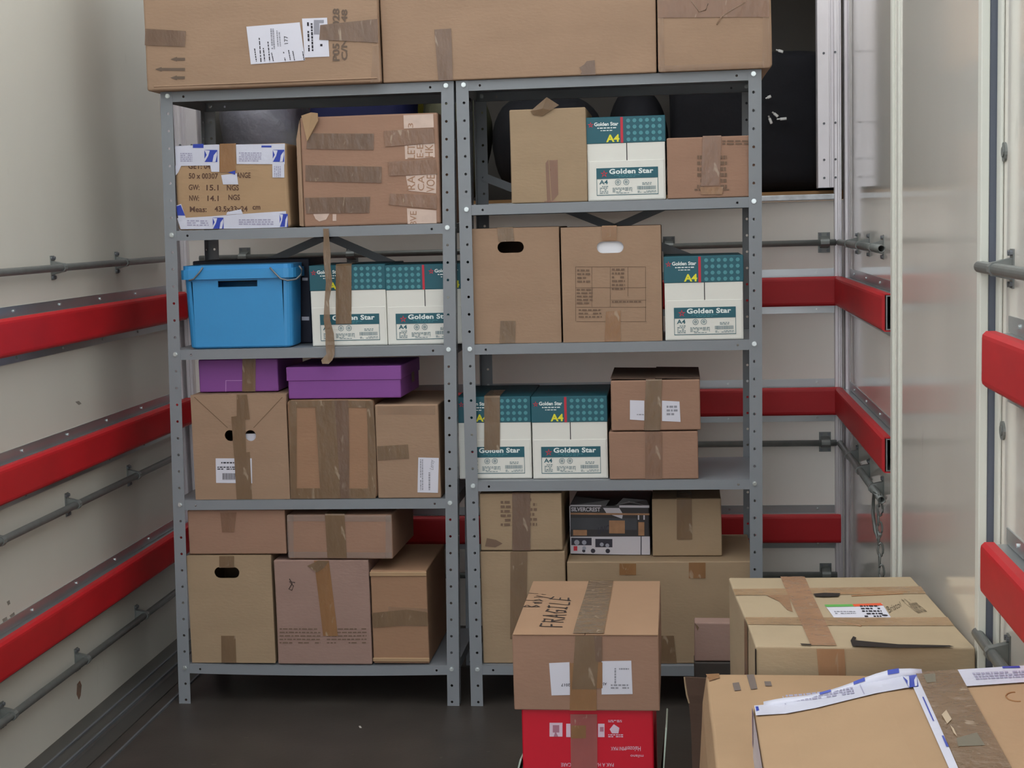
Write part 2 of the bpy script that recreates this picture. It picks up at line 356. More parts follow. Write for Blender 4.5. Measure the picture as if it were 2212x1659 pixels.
# ---------------------------------------------------------------- padded rub rails and lashing tubes
def padded(label, wall, a0, a1, zt, zb, group, zf=None):
    """hat channel with a red cover; wall in left/right/back"""
    P = {'left': lambda u, v, a: (XL+u, a, v), 'right': lambda u, v, a: (XR-u, a, v), 'back': lambda u, v, a: (a, YB-u, v)}[wall]
    base = P(0, zb-.03, (a0+a1)/2); L = lambda u, v, a: tuple(Vector(P(u, v, a))-Vector(base))
    r = empty('padded_rail', base, label, 'rail', group)
    mb = MB(); t = .0025; o = .036
    for z0, z1 in ((zt-.002, zt+.026), (zb-.026, zb+.002)): mb.extrude([(0, z0), (t, z0), (t, z1), (0, z1)], a0, a1, L)
    mb.extrude([(0, zt-.004), (o, zt-.004), (o, zb+.004), (0, zb+.004), (0, zb+.007), (o-.003, zb+.007), (o-.003, zt-.007), (0, zt-.007)], a0, a1, L)
    mb.build('channel', CHAN, r)
    mb = MB(); n = 12; prof = [(o-.012, zt), (o+.004, zt), (o+.010, zt-.006), (o+.011, zt-.012), (o+.011, zb+.012), (o+.010, zb+.006), (o+.004, zb), (o-.012, zb), (o-.012, zb+.003), (o+.003, zb+.003), (o+.003, zt-.003), (o-.012, zt-.003)]
    mb.extrude(prof, a0-(.012 if wall == 'left' else 0), a1, L); mb.build('red_cover', REDPAD, r)
    mb = MB(); x = a0+.06
    while x < a1-.02:
        for z in (zt+.013, zb-.013):
            p = L(0, z, x); q = L(.006, z, x); mb.tube([p, q], .004, 8)
        x += .30
    mb.build('rivets', BOLT, r); return r
def tube(label, wall, a0, a1, z, group, brackets, up=1):
    P = {'left': lambda u, v, a: (XL+u, a, v), 'right': lambda u, v, a: (XR-u, a, v), 'back': lambda u, v, a: (a, YB-u, v)}[wall]
    base = P(0, z, (a0+a1)/2); L = lambda u, v, a: tuple(Vector(P(u, v, a))-Vector(base))
    r = empty('lashing_rail', base, label, 'rail', group)
    mb = MB(); R = .0105; st = .030; n = 14
    vs = []; fs = []
    for rr in (R, R-.002):
        for a in (a0, a1): vs += [L(st+rr*math.cos(2*math.pi*k/n), z+rr*math.sin(2*math.pi*k/n), a) for k in range(n)]
    for k in range(n):
        j = (k+1) % n; fs += [(k, j, n+j, n+k), (2*n+j, 2*n+k, 3*n+k, 3*n+j), (k, j, 2*n+j, 2*n+k), (n+k, n+j, 3*n+j, 3*n+k)]
    mb.add(vs, fs); mb.build('tube', GALV, r, smooth=True)
    for b in brackets:
        mb = MB(); w = .024 if wall != 'back' else .040
        mb.extrude([(b-w/2, z-.034), (b+w/2, z-.034), (b+w/2, z+.034), (b-w/2, z+.034)], 0, .003, lambda u, v, a: L(a, v, u))
        pr = [(.003, z+.019), (.018, z+.016)]+[(st+(R+.003)*math.cos(t), z+(R+.003)*math.sin(t)) for t in [math.radians(d) for d in (100, 60, 20, -20, -60, -100)]]+[(.018, z-.016), (.003, z-.019)]
        mb.extrude(pr, b-w*.36, b+w*.36, L)
        br = mb.build('bracket', GALV, r); mb = MB()
        for da in (-w*.32, w*.32):
            for dz in (-.027, .027): mb.tube([L(.003, z+dz, b+da), L(.0075, z+dz, b+da)], .005, 7)
        mb.build('rivets', ALU_D, br)
    return r
for z, nm in (((1.212, 1.114), 'upper'), ((.838, .744), 'middle'), ((.402, .304), 'lowest')):
    padded(f'{nm} red padded rail along the left side wall', 'left', 1.0, YB-.06, *z, 'red padded rails')
    padded(f'{nm} red padded rail across the end wall behind the shelves', 'back', XL+.06, XR-.028, *z, 'red padded rails')
    if nm != 'lowest': padded(f'short {nm} red padded rail on the right wall in the far corner', 'right', 3.91, YB-.05, *z, 'red padded rails')
    padded(f'{nm} red padded rail on the right wall in front of the glossy door', 'right', 1.0, 2.65, *z, 'red padded rails')
for z, nm in ((1.33, 'upper'), (.652, 'middle'), (.195, 'lowest')):
    tube(f'{nm} grey lashing tube along the left side wall', 'left', 1.0, YB-.2, z, 'grey lashing tubes', [1.6, 2.1, 2.6, 3.06, 3.545, 4.03, 4.515])
    tube(f'{nm} grey lashing tube across the end wall behind the shelves', 'back', XL+.09, XR-.04, z-.005, 'grey lashing tubes', [-1.5, -1.116, -.58, -.018, .501])
    if nm != 'lowest': tube(f'short {nm} grey lashing tube on the right wall in the far corner', 'right', 4.04, YB-.04, z-.005, 'grey lashing tubes', [4.22, 4.52, 4.80])
    tube(f'{nm} grey lashing tube on the right wall in front of the glossy door', 'right', 1.0, 2.76, z-.01, 'grey lashing tubes', [1.6, 2.1, 2.63])
# ratchet hook and loop of chain hanging from the tube in the far right corner
r = empty('chain', (XR-.03, 4.06, .6), 'short steel chain hanging from the tube end beside the glossy door', 'chain')
mb = MB()
for i in range(9):
    z = .045-i*.028; y = .02*math.sin(i*.6)
    pts = []
    for k in range(13):
        t = 2*math.pi*k/12; u, v = .007*math.cos(t), .019*math.sin(t)
        pts.append((u if i % 2 else -.004, y+(0 if i % 2 else u), z+v))
    mb.tube(pts, .0032, 6, False)
mb.build('links', GALV, r, smooth=True)
mb = MB(); mb.tube([(-.004, .02, .05), (-.012, .045, .055), (-.014, .05, -.0), (-.01, .04, -.05), (-.004, .02, -.07), (.0, .0, -.05)], .005, 8); mb.build('hook', GALV, r, smooth=True)

# ---------------------------------------------------------------- side door: glossy panel standing proud of the right wall
XD = .546; DY0, DY1 = 2.74, 3.82
mb = MB(); mb.box(XD, XR-.002, DY0+.03, DY1-.01, .01, ZC-.05); door = struct(mb.build('door_1', WALL_R))
EDGE = mat('door_edge_white', (224, 226, 218), .4); SEAL = mat('door_seal', (100, 106, 120), .6)
mb = MB(); mb.rbox(XD-.002, XD+.013, DY0, DY0+.03, .01, ZC-.05, .002)
mb.rbox(XD-.007, XD+.004, DY1-.035, DY1+.0, .01, ZC-.05, .002); mb.rbox(XD-.005, XD+.002, DY1-.12, DY1-.085, .01, ZC-.05, .002); mb.build('edge_strip', EDGE, door)
mb = MB(); mb.rbox(XD+.013, XR, DY0+.004, DY0+.03, .01, ZC-.05, .002); mb.build('seal', SEAL, door, ).__setitem__('label', 'dark grey rubber seal')
mb = MB(); mb.rbox(XR-.006, XR-.0005, DY0-.035, DY0, .0, ZC-.05, .002); struct(mb.build('trim_6', EDGE))
for z in (1.585, .90):                                       # oval drain plates
    pass
def oval(z, y):
    mb = MB(); n = 18
    for k0, rr, dx in ((0, 1, .004), (1, .55, .006)):
        mb.add([(XR-dx, y+.017*rr*math.cos(2*math.pi*k/n), z+.017*rr*math.sin(2*math.pi*k/n)) for k in range(n)]+[(XR, y+.017*rr*math.cos(2*math.pi*k/n), z+.017*rr*math.sin(2*math.pi*k/n)) for k in range(n)],
               [tuple(range(n))]+[(k, (k+1) % n, n+(k+1) % n, n+k) for k in range(n)])
    return mb.build('wall_plug', GALV)
tag(oval(at(2172, 328, 0, XR)[2], at(2172, 328, 0, XR)[1]), 'round grey plug on the right wall above the upper tube', 'plug')
tag(oval(at(2168, 930, 0, XR)[2], at(2168, 930, 0, XR)[1]), 'round grey plug on the right wall between the two red rails', 'plug')

# ---------------------------------------------------------------- boltless metal shelving
YS, YR = 4.2269, 4.627
def hole_plate(mb, cells, fn, t, r=.004):
    """cells: (a0,a1,b0,b1,hole or None); fn(a,b,depth)->xyz"""
    for a0, a1, b0, b1, h in cells:
        cn = [(a0, b0), (a1, b0), (a1, b1), (a0, b1)]
        if not h:
            mb.add([fn(a, b, d) for d in (0, t) for a, b in cn], [(0, 1, 2, 3), (7, 6, 5, 4)]+[(i, (i+1) % 4, 4+(i+1) % 4, 4+i) for i in range(4)]); continue
        ca, cb = h; oc = [(ca+r*math.cos(math.radians(225+45*k)), cb+r*math.sin(math.radians(225+45*k))) for k in range(8)]
        vs = [fn(a, b, d) for d in (0, t) for a, b in cn+oc]; fs = []
        for d, fl in ((0, 0), (12, 1)):
            for k in range(4):
                o0 = 4+2*k; a, b_, c_, e_ = k, (k+1) % 4, 4+(2*k+2) % 8, 4+(2*k+1) % 8
                f = [(d+a, d+b_, d+e_), (d+a, d+e_, d+o0), (d+b_, d+c_, d+e_)]
                fs += [tuple(reversed(q)) if fl else q for q in f]
        for k in range(8): fs.append((4+k, 4+(k+1) % 8, 16+(k+1) % 8, 16+k))
        for k in range(4): fs.append((k, (k+1) % 4, 12+(k+1) % 4, 12+k))
        mb.add(vs, fs)
def shelving(label, xa, xb, sw, levels, braces, sagn=None):
    base = Vector(((xa+xb)/2, YS, 0)); r = empty('shelving_unit', base, label, 'shelves', 'grey metal shelving units')
    bx = base.x; HT = .012+36*.05+.0122
    for side, x in ((-1, xa), (1, xb)):
        for front in (1, 0):
            mb = MB(); cells = []; out = .022; inn = .014; t = .0016
            a0, a1 = (x-out, x+inn) if side < 0 else (x-inn, x+out); hx = x
            if front and True: cells = [(a0, a1, (0 if k == 0 else .012+(k-.5)*.05), (.012+(k+.5)*.05 if k < 36 else HT), (hx, .012+k*.05)) for k in range(37)]
            y = YS-t if front else YR
            cells = [(p, q, b0, b1, h) for p, q, b0, b1, h in cells] if front else [(a0, a1, (0 if k == 0 else .012+(k-.5)*.05), (.012+(k+.5)*.05 if k < 36 else HT), (hx, .012+k*.05)) for k in range(37)]
            hole_plate(mb, cells, lambda a, b, d: (a+sw*b-bx, y+d-YS, b), t)
            xo = x-out if side < 0 else x+out-t         # side flange
            ys0, ys1 = (YS, YS+.034) if front else (YR-.034, YR)
            hole_plate(mb, [(ys0, ys1, (0 if k == 0 else .012+(k-.5)*.05), (.012+(k+.5)*.05 if k < 36 else HT), ((ys0+ys1)/2, .012+k*.05)) for k in range(37)], lambda a, b, d: (xo+d+sw*b-bx, a-YS, b), t)
            mb.build('upright', SHELF, r)
    for lv in levels:
        zt = .012+lv*.05+.012; X0 = xa-.016+sw*zt-bx; X1 = xb+.016+sw*zt-bx; mb = MB(); t = .0012
        sag = (lambda x: -.006*(1-((x-(X0+X1)/2)/((X1-X0)/2))**2)) if lv == sagn else (lambda x: 0)
        nn = 10; xs = [X0+(X1-X0)*i/nn for i in range(nn+1)]
        hx = [X0+.062, X1-.062]
        for y, dr in ((0, 1), (YR-YS-t, -1)):
            cells = []; cuts = sorted(xs+[hx[0]-.01, hx[0]+.01, hx[1]-.01, hx[1]+.01])
            for i in range(len(cuts)-1):
                m_ = (cuts[i]+cuts[i+1])/2; h = None
                for q in hx:
                    if abs(m_-q) < .0099 and cuts[i] <= q-.009 and cuts[i+1] >= q+.009: h = (q, zt-.015)
                cells.append((cuts[i], cuts[i+1], zt-.029, zt, h))
            hole_plate(mb, cells, lambda a, b, d: (a, y+d, b+sag(a)), t, .0036)
            for i in range(nn):   # returned lower lip
                y0, y1 = (y, y+.012) if dr > 0 else (y-.012, y)
                mb.add([(xs[i], y0, zt-.029+sag(xs[i])), (xs[i+1], y0, zt-.029+sag(xs[i+1])), (xs[i+1], y1, zt-.029+sag(xs[i+1])), (xs[i], y1, zt-.029+sag(xs[i]))], [(0, 1, 2, 3)])
        for i in range(nn):
            a, b = xs[i], xs[i+1]
            mb.add([(a, 0, zt+sag(a)), (b, 0, zt+sag(b)), (b, YR-YS, zt+sag(b)), (a, YR-YS, zt+sag(a)), (a, 0, zt+sag(a)-t), (b, 0, zt+sag(b)-t), (b, YR-YS, zt+sag(b)-t), (a, YR-YS, zt+sag(a)-t)], [(0, 1, 2, 3), (4, 7, 6, 5)])
        mb.box(X0, X0+t, 0, YR-YS, zt-.029, zt); mb.box(X1-t, X1, 0, YR-YS, zt-.029, zt)
        mb.build('shelf', SHELF, r)
        for x in (xa, xb):
            for y, s_ in ((-.0016, -1), (YR-YS+.0016, 1), (YR-YS-.003, -1)):
                mb = MB(); z = .012+lv*.05; xx = x+sw*z-bx
                mb.tube([(xx, y, z), (xx, y+s_*.003, z)], .0068, 12); mb.tube([(xx, y+s_*.003, z), (xx, y+s_*.0055, z)], .0052, 6)
                mb.build('bolt', BOLT, r)
    for (xa_, za), (xb_, zb) in braces:
        mb = MB(); dv = Vector((xb_-xa_, 0, zb-za)).normalized(); nn = Vector((-dv.z, 0, dv.x))*.0125; y = YR-YS-.0045
        p, q = Vector((xa_-bx, y, za)), Vector((xb_-bx, y, zb))
        mb.add([p-nn, q-nn, q+nn, p+nn]+[v+Vector((0, .002, 0)) for v in (p-nn, q-nn, q+nn, p+nn)], [(0, 1, 2, 3), (7, 6, 5, 4), (0, 1, 5, 4), (1, 2, 6, 5), (2, 3, 7, 6), (3, 0, 4, 7)])
        mb.build('cross_brace', SHELF, r)
    return r
SWL, SWR = .022754, .00694
LA, LB, RA, RB = -1.491547, -.677106, -.598154, .212658
def bz(x, y): p = at(x, y, 1, YR-.004); return (p.x, p.z)
shelving('grey metal shelving unit holding the blue crate and purple boxes', LA, LB, SWL, (2, 12, 21, 28, 36),
         [(bz(452, 622), bz(958, 398)), (bz(458, 404), bz(952, 615))], 2)
shelving('grey metal shelving unit holding the printed-table carton and appliance box', RA, RB, SWR, (2, 13, 21, 29, 36),
         [(bz(1044, 382), bz(1612, 604)), (bz(1606, 372), bz(1052, 612))])
ZL = {k: .024+.05*n for k, n in {1: 2, 2: 12, 3: 21, 4: 28, 5: 36}.items()}
ZR = {k: .024+.05*n for k, n in {1: 2, 2: 13, 3: 21, 4: 29, 5: 36}.items()}

# ---------------------------------------------------------------- white paper cartons with teal lids
def paper_carton(label, px, zs, flip=False, Y=None, tapes=(), yaw=0):
    b = Box('paper_carton', label, 'box', WHITE_C, px, zs, .30, Y=Y, yaw=yaw, group='white paper cartons with teal lids', amp=.0006, r=.0025)
    w, h, d = b.w, b.h, b.d; lz = h*.69; t = .0016
    def U(u, v): return ((u-.5)*w, h*(1-v))
    def Q(u0, u1, v0, v1): return (U(u0, v0), U(u1, v0), U(u1, v1), U(u0, v1))
    mb = MB(); mb.rbox(-w/2-t, w/2+t, -t, d+t, lz, h+t, .0015, 1); lid = mb.build('lid', TEAL, b.o); lid['label'] = 'teal lid'
    e = t+.0011
    f = (lambda a0, a1: (a0+.55, a1+.55)) if flip else (lambda a0, a1: (a0, a1))
    def dd(u): return u-.50 if flip else u
    mb = MB(); s0, s1 = f(.435, .468) if not flip else (.485, .515)
    b.patch(mb, Q(s0, s1, .0, .308), e, px=False); mb.build('stripe', REDP, lid)['label'] = 'red stripe'
    mb = MB()
    for i in range(6):
        for j in range(4):
            u = dd(.535+i*.08); x, z = U(u, .045+j*.075); rr = .0058
            b.poly(mb, [(x+rr*math.cos(2*math.pi*k/8), z+rr*math.sin(2*math.pi*k/8)) for k in range(8)], e, px=False)
    mb.build('dots', TEAL2, lid)
    mb = MB(); a, c = f(.10, .41); b.text(mb, 'Golden Star', Q(a, c, .055, .10), e=e, bold=.03, px=False); b.bars(mb, Q(a+.04, c-.03, .118, .142), 1, e=e, px=False, seg=6); b.bars(mb, Q(a+.08, c-.08, .150, .168), 1, e=e, px=False, seg=4)
    mb.build('printed_text', LIGHT, lid)
    mb = MB(); a, c = f(.25, .42); b.text(mb, 'A4', Q(a, c, .205, .295), e=e, bold=.035, px=False); mb.build('printed_text', YEL, lid)['label'] = 'yellow A4'
    def star(mb, cx, cz, r, e):
        for k in range(5):
            an = math.radians(90+72*k); tip = (cx+r*math.cos(an), cz+r*math.sin(an)); l = (cx+r*.45*math.cos(an+.45), cz+r*.45*math.sin(an+.45)); q = (cx+r*.45*math.cos(an-.45), cz+r*.45*math.sin(an-.45))
            b.poly(mb, [(cx+.15*r*math.cos(an), cz+.15*r*math.sin(an)), q, tip, l], e, px=False)
    mb = MB(); u, v = U(f(.055, 0)[0], .085); star(mb, u, v, .009, e); star(mb, *U(.215, .675), .011, .0024); mb.build('star_logo', REDP, b.o)
    mb = MB(); gx = w*.01                                  # slit between the upper flaps, tray seam
    mb.add([b.P3(x, z, .0004, 'front') for x, z in ((gx-.0012, h*.48), (gx+.0012, h*.48), (gx+.0012, lz), (gx-.0012, lz))], [(0, 1, 2, 3)])
    mb.build('flap_slit', INK, b.o)
    mb = MB(); mb.rbox(-w/2+.004, w/2-.004, -.0014, .0, .003, h*.48, .0006, 1); mb.build('tray_panel', WHITE_C, b.o)
    e2 = .0022; mb = MB()
    b.patch(mb, Q(.115, .905, .605, .735), e2, px=False)
    for q in (Q(.115, .905, .927, .935), Q(.115, .121, .735, .93), Q(.899, .905, .735, .93)): b.patch(mb, q, e2, px=False)
    b.text(mb, 'A4', Q(.15, .26, .748, .80), e=e2, bold=.02, px=False)
    mb.build('label_frame', TEAL, b.o)
    mb = MB(); b.text(mb, 'Golden Star', Q(.28, .845, .618, .68), e=e2+.0004, bold=.035, px=False, sp=1.05); mb.build('printed_text', LIGHT, b.o)
    mb = MB(); b.bars(mb, Q(.34, .70, .692, .706), 1, e=e2+.0004, px=False, seg=9); b.bars(mb, Q(.40, .62, .712, .724), 1, e=e2+.0004, px=False, seg=5); mb.build('printed_text', TEAL2, b.o)
    mb = MB()
    for u in (.39, .495):
        x, z = U(u, .78); n = 14
        for rr, r2 in ((.0085, .0068), (.0040, .0015)): mb.add([b.P3(x+q*math.cos(2*math.pi*k/n), z+q*math.sin(2*math.pi*k/n), e2, 'front') for q in (rr, r2) for k in range(n)], [(k, (k+1) % n, n+(k+1) % n, n+k) for k in range(n)])
    b.bars(mb, Q(.32, .57, .845, .92), 5, e=e2, px=False, seg=7, seed=3); b.bars(mb, Q(.155, .262, .82, .92), 5, e=e2, px=False, seg=3, seed=8)
    b.bars(mb, Q(.70, .82, .79, .825), 2, e=e2, px=False, seg=3, seed=4); b.bars(mb, Q(.64, .88, .89, .92), 2, e=e2, px=False, seg=8, seed=5)
    rnd = random.Random(3); u = .635
    while u < .875:
        k = rnd.choice((.004, .007, .010)); b.patch(mb, Q(u, u+k, .832, .875), e2, px=False); u += k+rnd.choice((.004, .006))
    mb.build('small_print', TEALG, b.o)
    for (x0, x1, yt, yb, m) in tapes: b.tape(x0, x1, yt, yb, m, e=.0042, wrap=.15 if yt <= px[2]+4 else 0)
    return b
# ---- right unit
paper_carton('white paper carton with teal lid in the highest compartment, between two brown cartons', (1268.5, 1437, 252.5, 440), ZR[4], Y=YS+.02)
paper_carton('white paper carton with teal lid right of the handle-hole cartons', (1436, 1605.5, 554, 737), ZR[3])
paper_carton('untaped white paper carton with teal lid beside the stacked brown pair', (1150, 1312, 857, 1034.5), ZR[2])
paper_carton('white taped paper carton with teal lid sticking out left past the right shelving unit', (990, 1147, 858, 1033.5), ZR[2], Y=YS+.038, tapes=((1046, 1080, 857, 972, T_olive),))
# ---- left unit
paper_carton('white paper carton with a brown tape strip over its lid, beside the blue crate', (672, 834, 573, 749), ZL[3], Y=YS+.038, tapes=((726, 760, 573, 700, T_olive),))
paper_carton('white paper carton with dots at left of its lid, half hidden by the middle upright', (835.5, 999, 572, 750), ZL[3], flip=True, Y=YS+.038)

# ---------------------------------------------------------------- large cartons on top of the shelving, unseen tops raised to block roof light
ZT = ZL[5]
b = Box.raw('carton', 'long brown carton with two white labels and lying arrows, on top of the shelving', 'box', K_brown, at(309, 100, 1, YS-.05)[0], at(824.5, 100, 1, YS-.01)[0]-.004, YS-.035, ZT+.001, ZT+.52, .42, amp=.004, r=.007)
b.stick('shipping_label', PAPER, [((531, 58), (647, 48), (659, 130), (541, 139))], .0015, label='large white shipping label')
b.stick('shipping_label', PAPER, [((652, 40), (707, 38), (712, 122), (658, 124))], .0015, label='small white shipping label')
mb = MB()
for i, (x, y0, y1) in enumerate(((548, 105, 133), (558, 82, 134), (566, 95, 132), (577, 90, 133), (585, 114, 132), (611, 112, 132), (622, 108, 130), (631, 110, 130), (652, 108, 130))):
    b.bars(mb, ((x, y0), (x+3, y0), (x+7, y1), (x+4, y1)), 1, vertical=True, fill=.7, seg=6, seed=i, e=.002)
for i, (x, y0, y1) in enumerate(((663, 48, 112), (671, 50, 112))): b.bars(mb, ((x, y0), (x+5, y0), (x+7, y1), (x+3, y1)), 1, vertical=True, fill=.8, seg=9, seed=i+20, e=.002)
b.text(mb, '177', ((614, 95), (613, 78), (621, 77), (622, 94)), e=.002, bold=.0)
b.text(mb, '1', ((692, 100), (692, 95), (697, 95), (697, 100)), e=.002, bold=.0)
mb.build('printed_text', INK, b.o)
mb = MB(); b.bars(mb, ((583, 62), (592, 62), (595, 106), (586, 106)), 2, vertical=True, fill=.7, seg=10, e=.002); b.bars(mb, ((596, 66), (606, 66), (609, 100), (599, 100)), 2, vertical=True, fill=.5, seg=8, e=.002); b.patch(mb, R4(678, 700, 43, 50), .002); b.patch(mb, R4(678, 690, 50, 74), .002)
mb.build('printed_text', GREYINK, b.o)
mb = MB()                                                  # three lying arrows
for y, x0 in ((128, 369), (150, 336), (168, 369)):
    b.patch(mb, ((x0+9, y-3), (400, y-3), (400, y+3), (x0+9, y+3)), .0012); b.poly(mb, [(x0, y), (x0+14, y-5), (x0+14, y+5)], .0012)
b.text(mb, 'P051 1028', ((719, 132), (719, 18), (734, 18), (734, 132)), e=.0012, bold=.03); b.text(mb, 'C/NO. 48', ((738, 130), (738, 20), (751, 20), (751, 130)), e=.0012, bold=.03)
mb.build('printed_mark', mat('mark_ink', (104, 88, 76), .8), b.o)
b.stick('packing_tape', T_grey, [((314, 62), (402, 67), (400, 101), (312, 98))], .0026)
b.stick('packing_tape', T_grey, [((692, 54), (822, 40), (822, 92), (690, 86))], .0026)
b.stick('packing_tape', T_clear, [((806, 100), (822, 96), (822, 186), (800, 190))], .002)
mb = MB()
mb.rbox(-b.w/2+.02, b.w/2-.006, -.0035, .0, .010, .014, .0015, 1)
mb.build('lower_seam', K_brown, b.o)
b = Box.raw('carton', 'long plain brown carton lying across the gap on top of both shelves', 'box', K_brown, at(824.5, 100, 1, YS-.01)[0], at(1418, 100, 1, YS-.01)[0], YS-.012, ZT+.001, ZT+.53, .42, amp=.002)
b.stick('packing_tape', T_grey, [((938, 64), (974, 62), (978, 182), (947, 182))], .0022)
mb = MB(); b.poly(mb, [(1252, 146), (1262, 140), (1268, 132), (1285, 130), (1287, 165), (1254, 166), (1257, 155)], .0022); mb.build('packing_tape', T_grey, b.o)
b = Box.raw('carton', 'brown carton with tape edges overhanging the right end of the right shelves', 'box', K_brown, at(1418, 100, 1, YS-.01)[0]+.004, at(1667, 60, 1, YS-.02)[0], YS-.02, ZT+.001, ZT+.50, .44, amp=.004, r=.010)
b.stick('packing_tape', T_brown, [((1421, -30), (1662, -30), (1662, 38), (1421, 38)), ], .0022)
b.stick('packing_tape', T_clear, [((1421, 38), (1433, 38), (1436, 160), (1423, 160)), ((1648, 38), (1664, 38), (1662, 158), (1646, 150)), ((1424, 142), (1650, 134), (1650, 157), (1424, 160))], .0020)
mb = MB()
for pts in ([(1488, -5), (1500, 12), (1510, 26), (1524, 22), (1530, 8)], [(1548, 54), (1560, 36), (1585, 20), (1610, 6)]):
    mb.tube([b.P3(*b.F(x, y), .002, 'front') for x, y in pts], .0022, 6)
mb.build('tape_wrinkle', T_clear, b.o, smooth=True)

# ---------------------------------------------------------------- white printed parcel tape with blue blocks
BLUE = mat('tape_blue', (38, 62, 168), .3); WT = mat('tape_white', (206, 208, 224), .3, spec=.5, noise_amt=.06, nscale=12, bump=.5, bscale=26, bdist=.003); SMEAR = mat('tape_grey_text', (160, 158, 184), .4)
def zblock(b, mb_blue, mb_white, c, e, side='front'):
    """blue square with a white slanting flash"""
    b.patch(mb_blue, c, e, side, n=2); q = c
    def L(a, t): 
        x = (q[0][0]*(1-a)+q[1][0]*a)*(1-t)+(q[3][0]*(1-a)+q[2][0]*a)*t; y = (q[0][1]*(1-a)+q[1][1]*a)*(1-t)+(q[3][1]*(1-a)+q[2][1]*a)*t; return (x, y)
    b.poly(mb_white, [L(.0, .02), L(.42, .06), L(.30, .50), L(.02, 1), L(.0, .75), L(.18, .42)], e+.0005, side)
    b.poly(mb_white, [L(.62, 1), L(.72, .45), L(.96, .12), L(.98, .4), L(.86, .98)], e+.0005, side)

# ================================================================ LEFT UNIT
# top compartment
b = Box('carton', 'brown carton edged in white and blue tape with weight figures, above the blue crate', 'box', K_gold, (379, 623, 312, 494), ZL[4], .36, Y=YS+.012, amp=.004, r=.010)
b.stick('edge_tape', WT, [((378, 316), (474, 312), (474, 357), (380, 359)), ((510, 312), (617, 310), (617, 354), (512, 354)), ((383, 472), (618, 456), (620, 493), (390, 495)), ((379, 358), (392, 358), (386, 372), (380, 380)), ((454, 356), (474, 356), (474, 371), (457, 371)), ((590, 354), (616, 354), (616, 383), (590, 383)), ((382, 444), (392, 441), (402, 473), (386, 480)), ((490, 458), (520, 452), (524, 462), (488, 464)), ((478, 378), (512, 374), (515, 398), (482, 398))], .0018, label='white tape with blue marks')
mbb = MB(); mbw = MB()
for c in (R4(442, 470, 324, 350), R4(591, 616, 323, 349), R4(459, 482, 470, 494), R4(604, 622, 462, 490)): zblock(b, mbb, mbw, c, .0024)
b.patch(mbb, R4(417, 440, 311, 320), .0024); b.poly(mbb, [(382, 446), (391, 443), (400, 466), (384, 466)], .0024); b.poly(mbb, [(493, 372), (509, 368), (509, 377)], .0034); b.patch(mbb, R4(566, 588, 314, 318), .0024)
mbb.build('tape_print', BLUE, b.o); mbw.build('tape_print', WT, b.o)
mb = MB(); b.bars(mb, R4(390, 416, 331, 351), 5, e=.0024, seg=5); b.bars(mb, R4(517, 566, 329, 350), 5, e=.0024, seg=8); b.bars(mb, R4(594, 610, 358, 382), 4, e=.0024, vertical=True); b.bars(mb, R4(404, 450, 476, 490), 3, e=.0024); b.bars(mb, R4(515, 590, 474, 488), 3, e=.0024, seg=9); mb.build('tape_print', SMEAR, b.o)
mb = MB()
for t, x0, x1, y in (('GET: 04', 407, 455, 360), ('50 x 00307', 408, 471, 381), ('ANGE', 511, 542, 379), ('GW:', 408, 431, 405.5), ('15.1', 446, 472, 406), ('NGS', 490, 516, 406), ('NW:', 409, 430, 429), ('14.1', 448, 472, 429), ('NGS', 493, 518, 427), ('Meas:', 410, 446, 453), ('43.5x33x24', 463, 534, 452), ('cm', 545, 562, 450)):
    hh = 7 if t != 'cm' else 5; b.text(mb, t, ((x0, y-hh), (x1, y-hh), (x1, y+hh-2), (x0, y+hh-2)), e=.0009, bold=.02)
mb.build('printed_text', mat('stencil_ink', (92, 66, 54), .8), b.o)
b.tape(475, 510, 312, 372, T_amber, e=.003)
b = Box('carton', 'big brown carton with dark tape strips and peeling white print, a torn corner flap', 'box', K_rust, (652, 949.5, 248, 492), ZL[4], .37, Y=YS+.006, amp=.003, r=.006)
b.stick('packing_tape', T_grey, [((664, 288), (808, 289), (807, 324), (662, 322)), ((660, 357), (824, 360), (824, 395), (660, 392)), ((658, 428), (800, 425), (798, 460), (662, 462))], .0022)
b.stick('packing_tape', T_brown, [((829, 283), (937, 277), (938, 309), (832, 317)), ((837, 350), (940, 344), (944, 376), (840, 380)), ((842, 418), (944, 422), (944, 452), (840, 442))], .0030)
mb = MB()
for c in (((872, 249), (936, 246), (937, 275), (873, 278)), ((874, 315), (938, 309), (939, 340), (875, 344)), ((876, 380), (942, 376), (942, 418), (882, 412)), ((879, 450), (943, 454), (944, 490), (881, 489))): b.patch(mb, c, .0010)
b.poly(mb, [(677, 463), (712, 462), (705, 475), (690, 479), (682, 474)], .0010); b.patch(mb, R4(719, 727, 463, 478), .001)
mb.build('white_print', mat('old_white_print', (206, 184, 172), .8, noise_amt=.1, nscale=30), b.o)
mb = MB()
for t, c in (('LET', ((880, 343), (880, 312), (896, 312), (896, 343))), ('E-E', ((900, 340), (900, 312), (914, 312), (914, 340))), ('HK', ((918, 340), (918, 312), (935, 312), (935, 340))), ('RA', ((879, 410), (879, 380), (896, 380), (896, 410))), ('CA', ((902, 412), (902, 380), (916, 380), (916, 412))), ('VOE', ((921, 415), (921, 378), (939, 378), (939, 415))), ('BVE', ((886, 487), (886, 456), (900, 456), (900, 487))), ('3', ((882, 276), (882, 266), (893, 266), (893, 276)))):
    b.text(mb, t, c, e=.0016, bold=.0)
mb.build('printed_text', mat('brown_print', (160, 124, 100), .8), b.o)
b.over = .05; mb = MB(); q = [b.P3(*b.F(x, y), e, 'front') for x, y, e in ((651, 250, .001), (673, 243, .004), (688, 245, .012), (690, 262, .016), (664, 306, .003))]
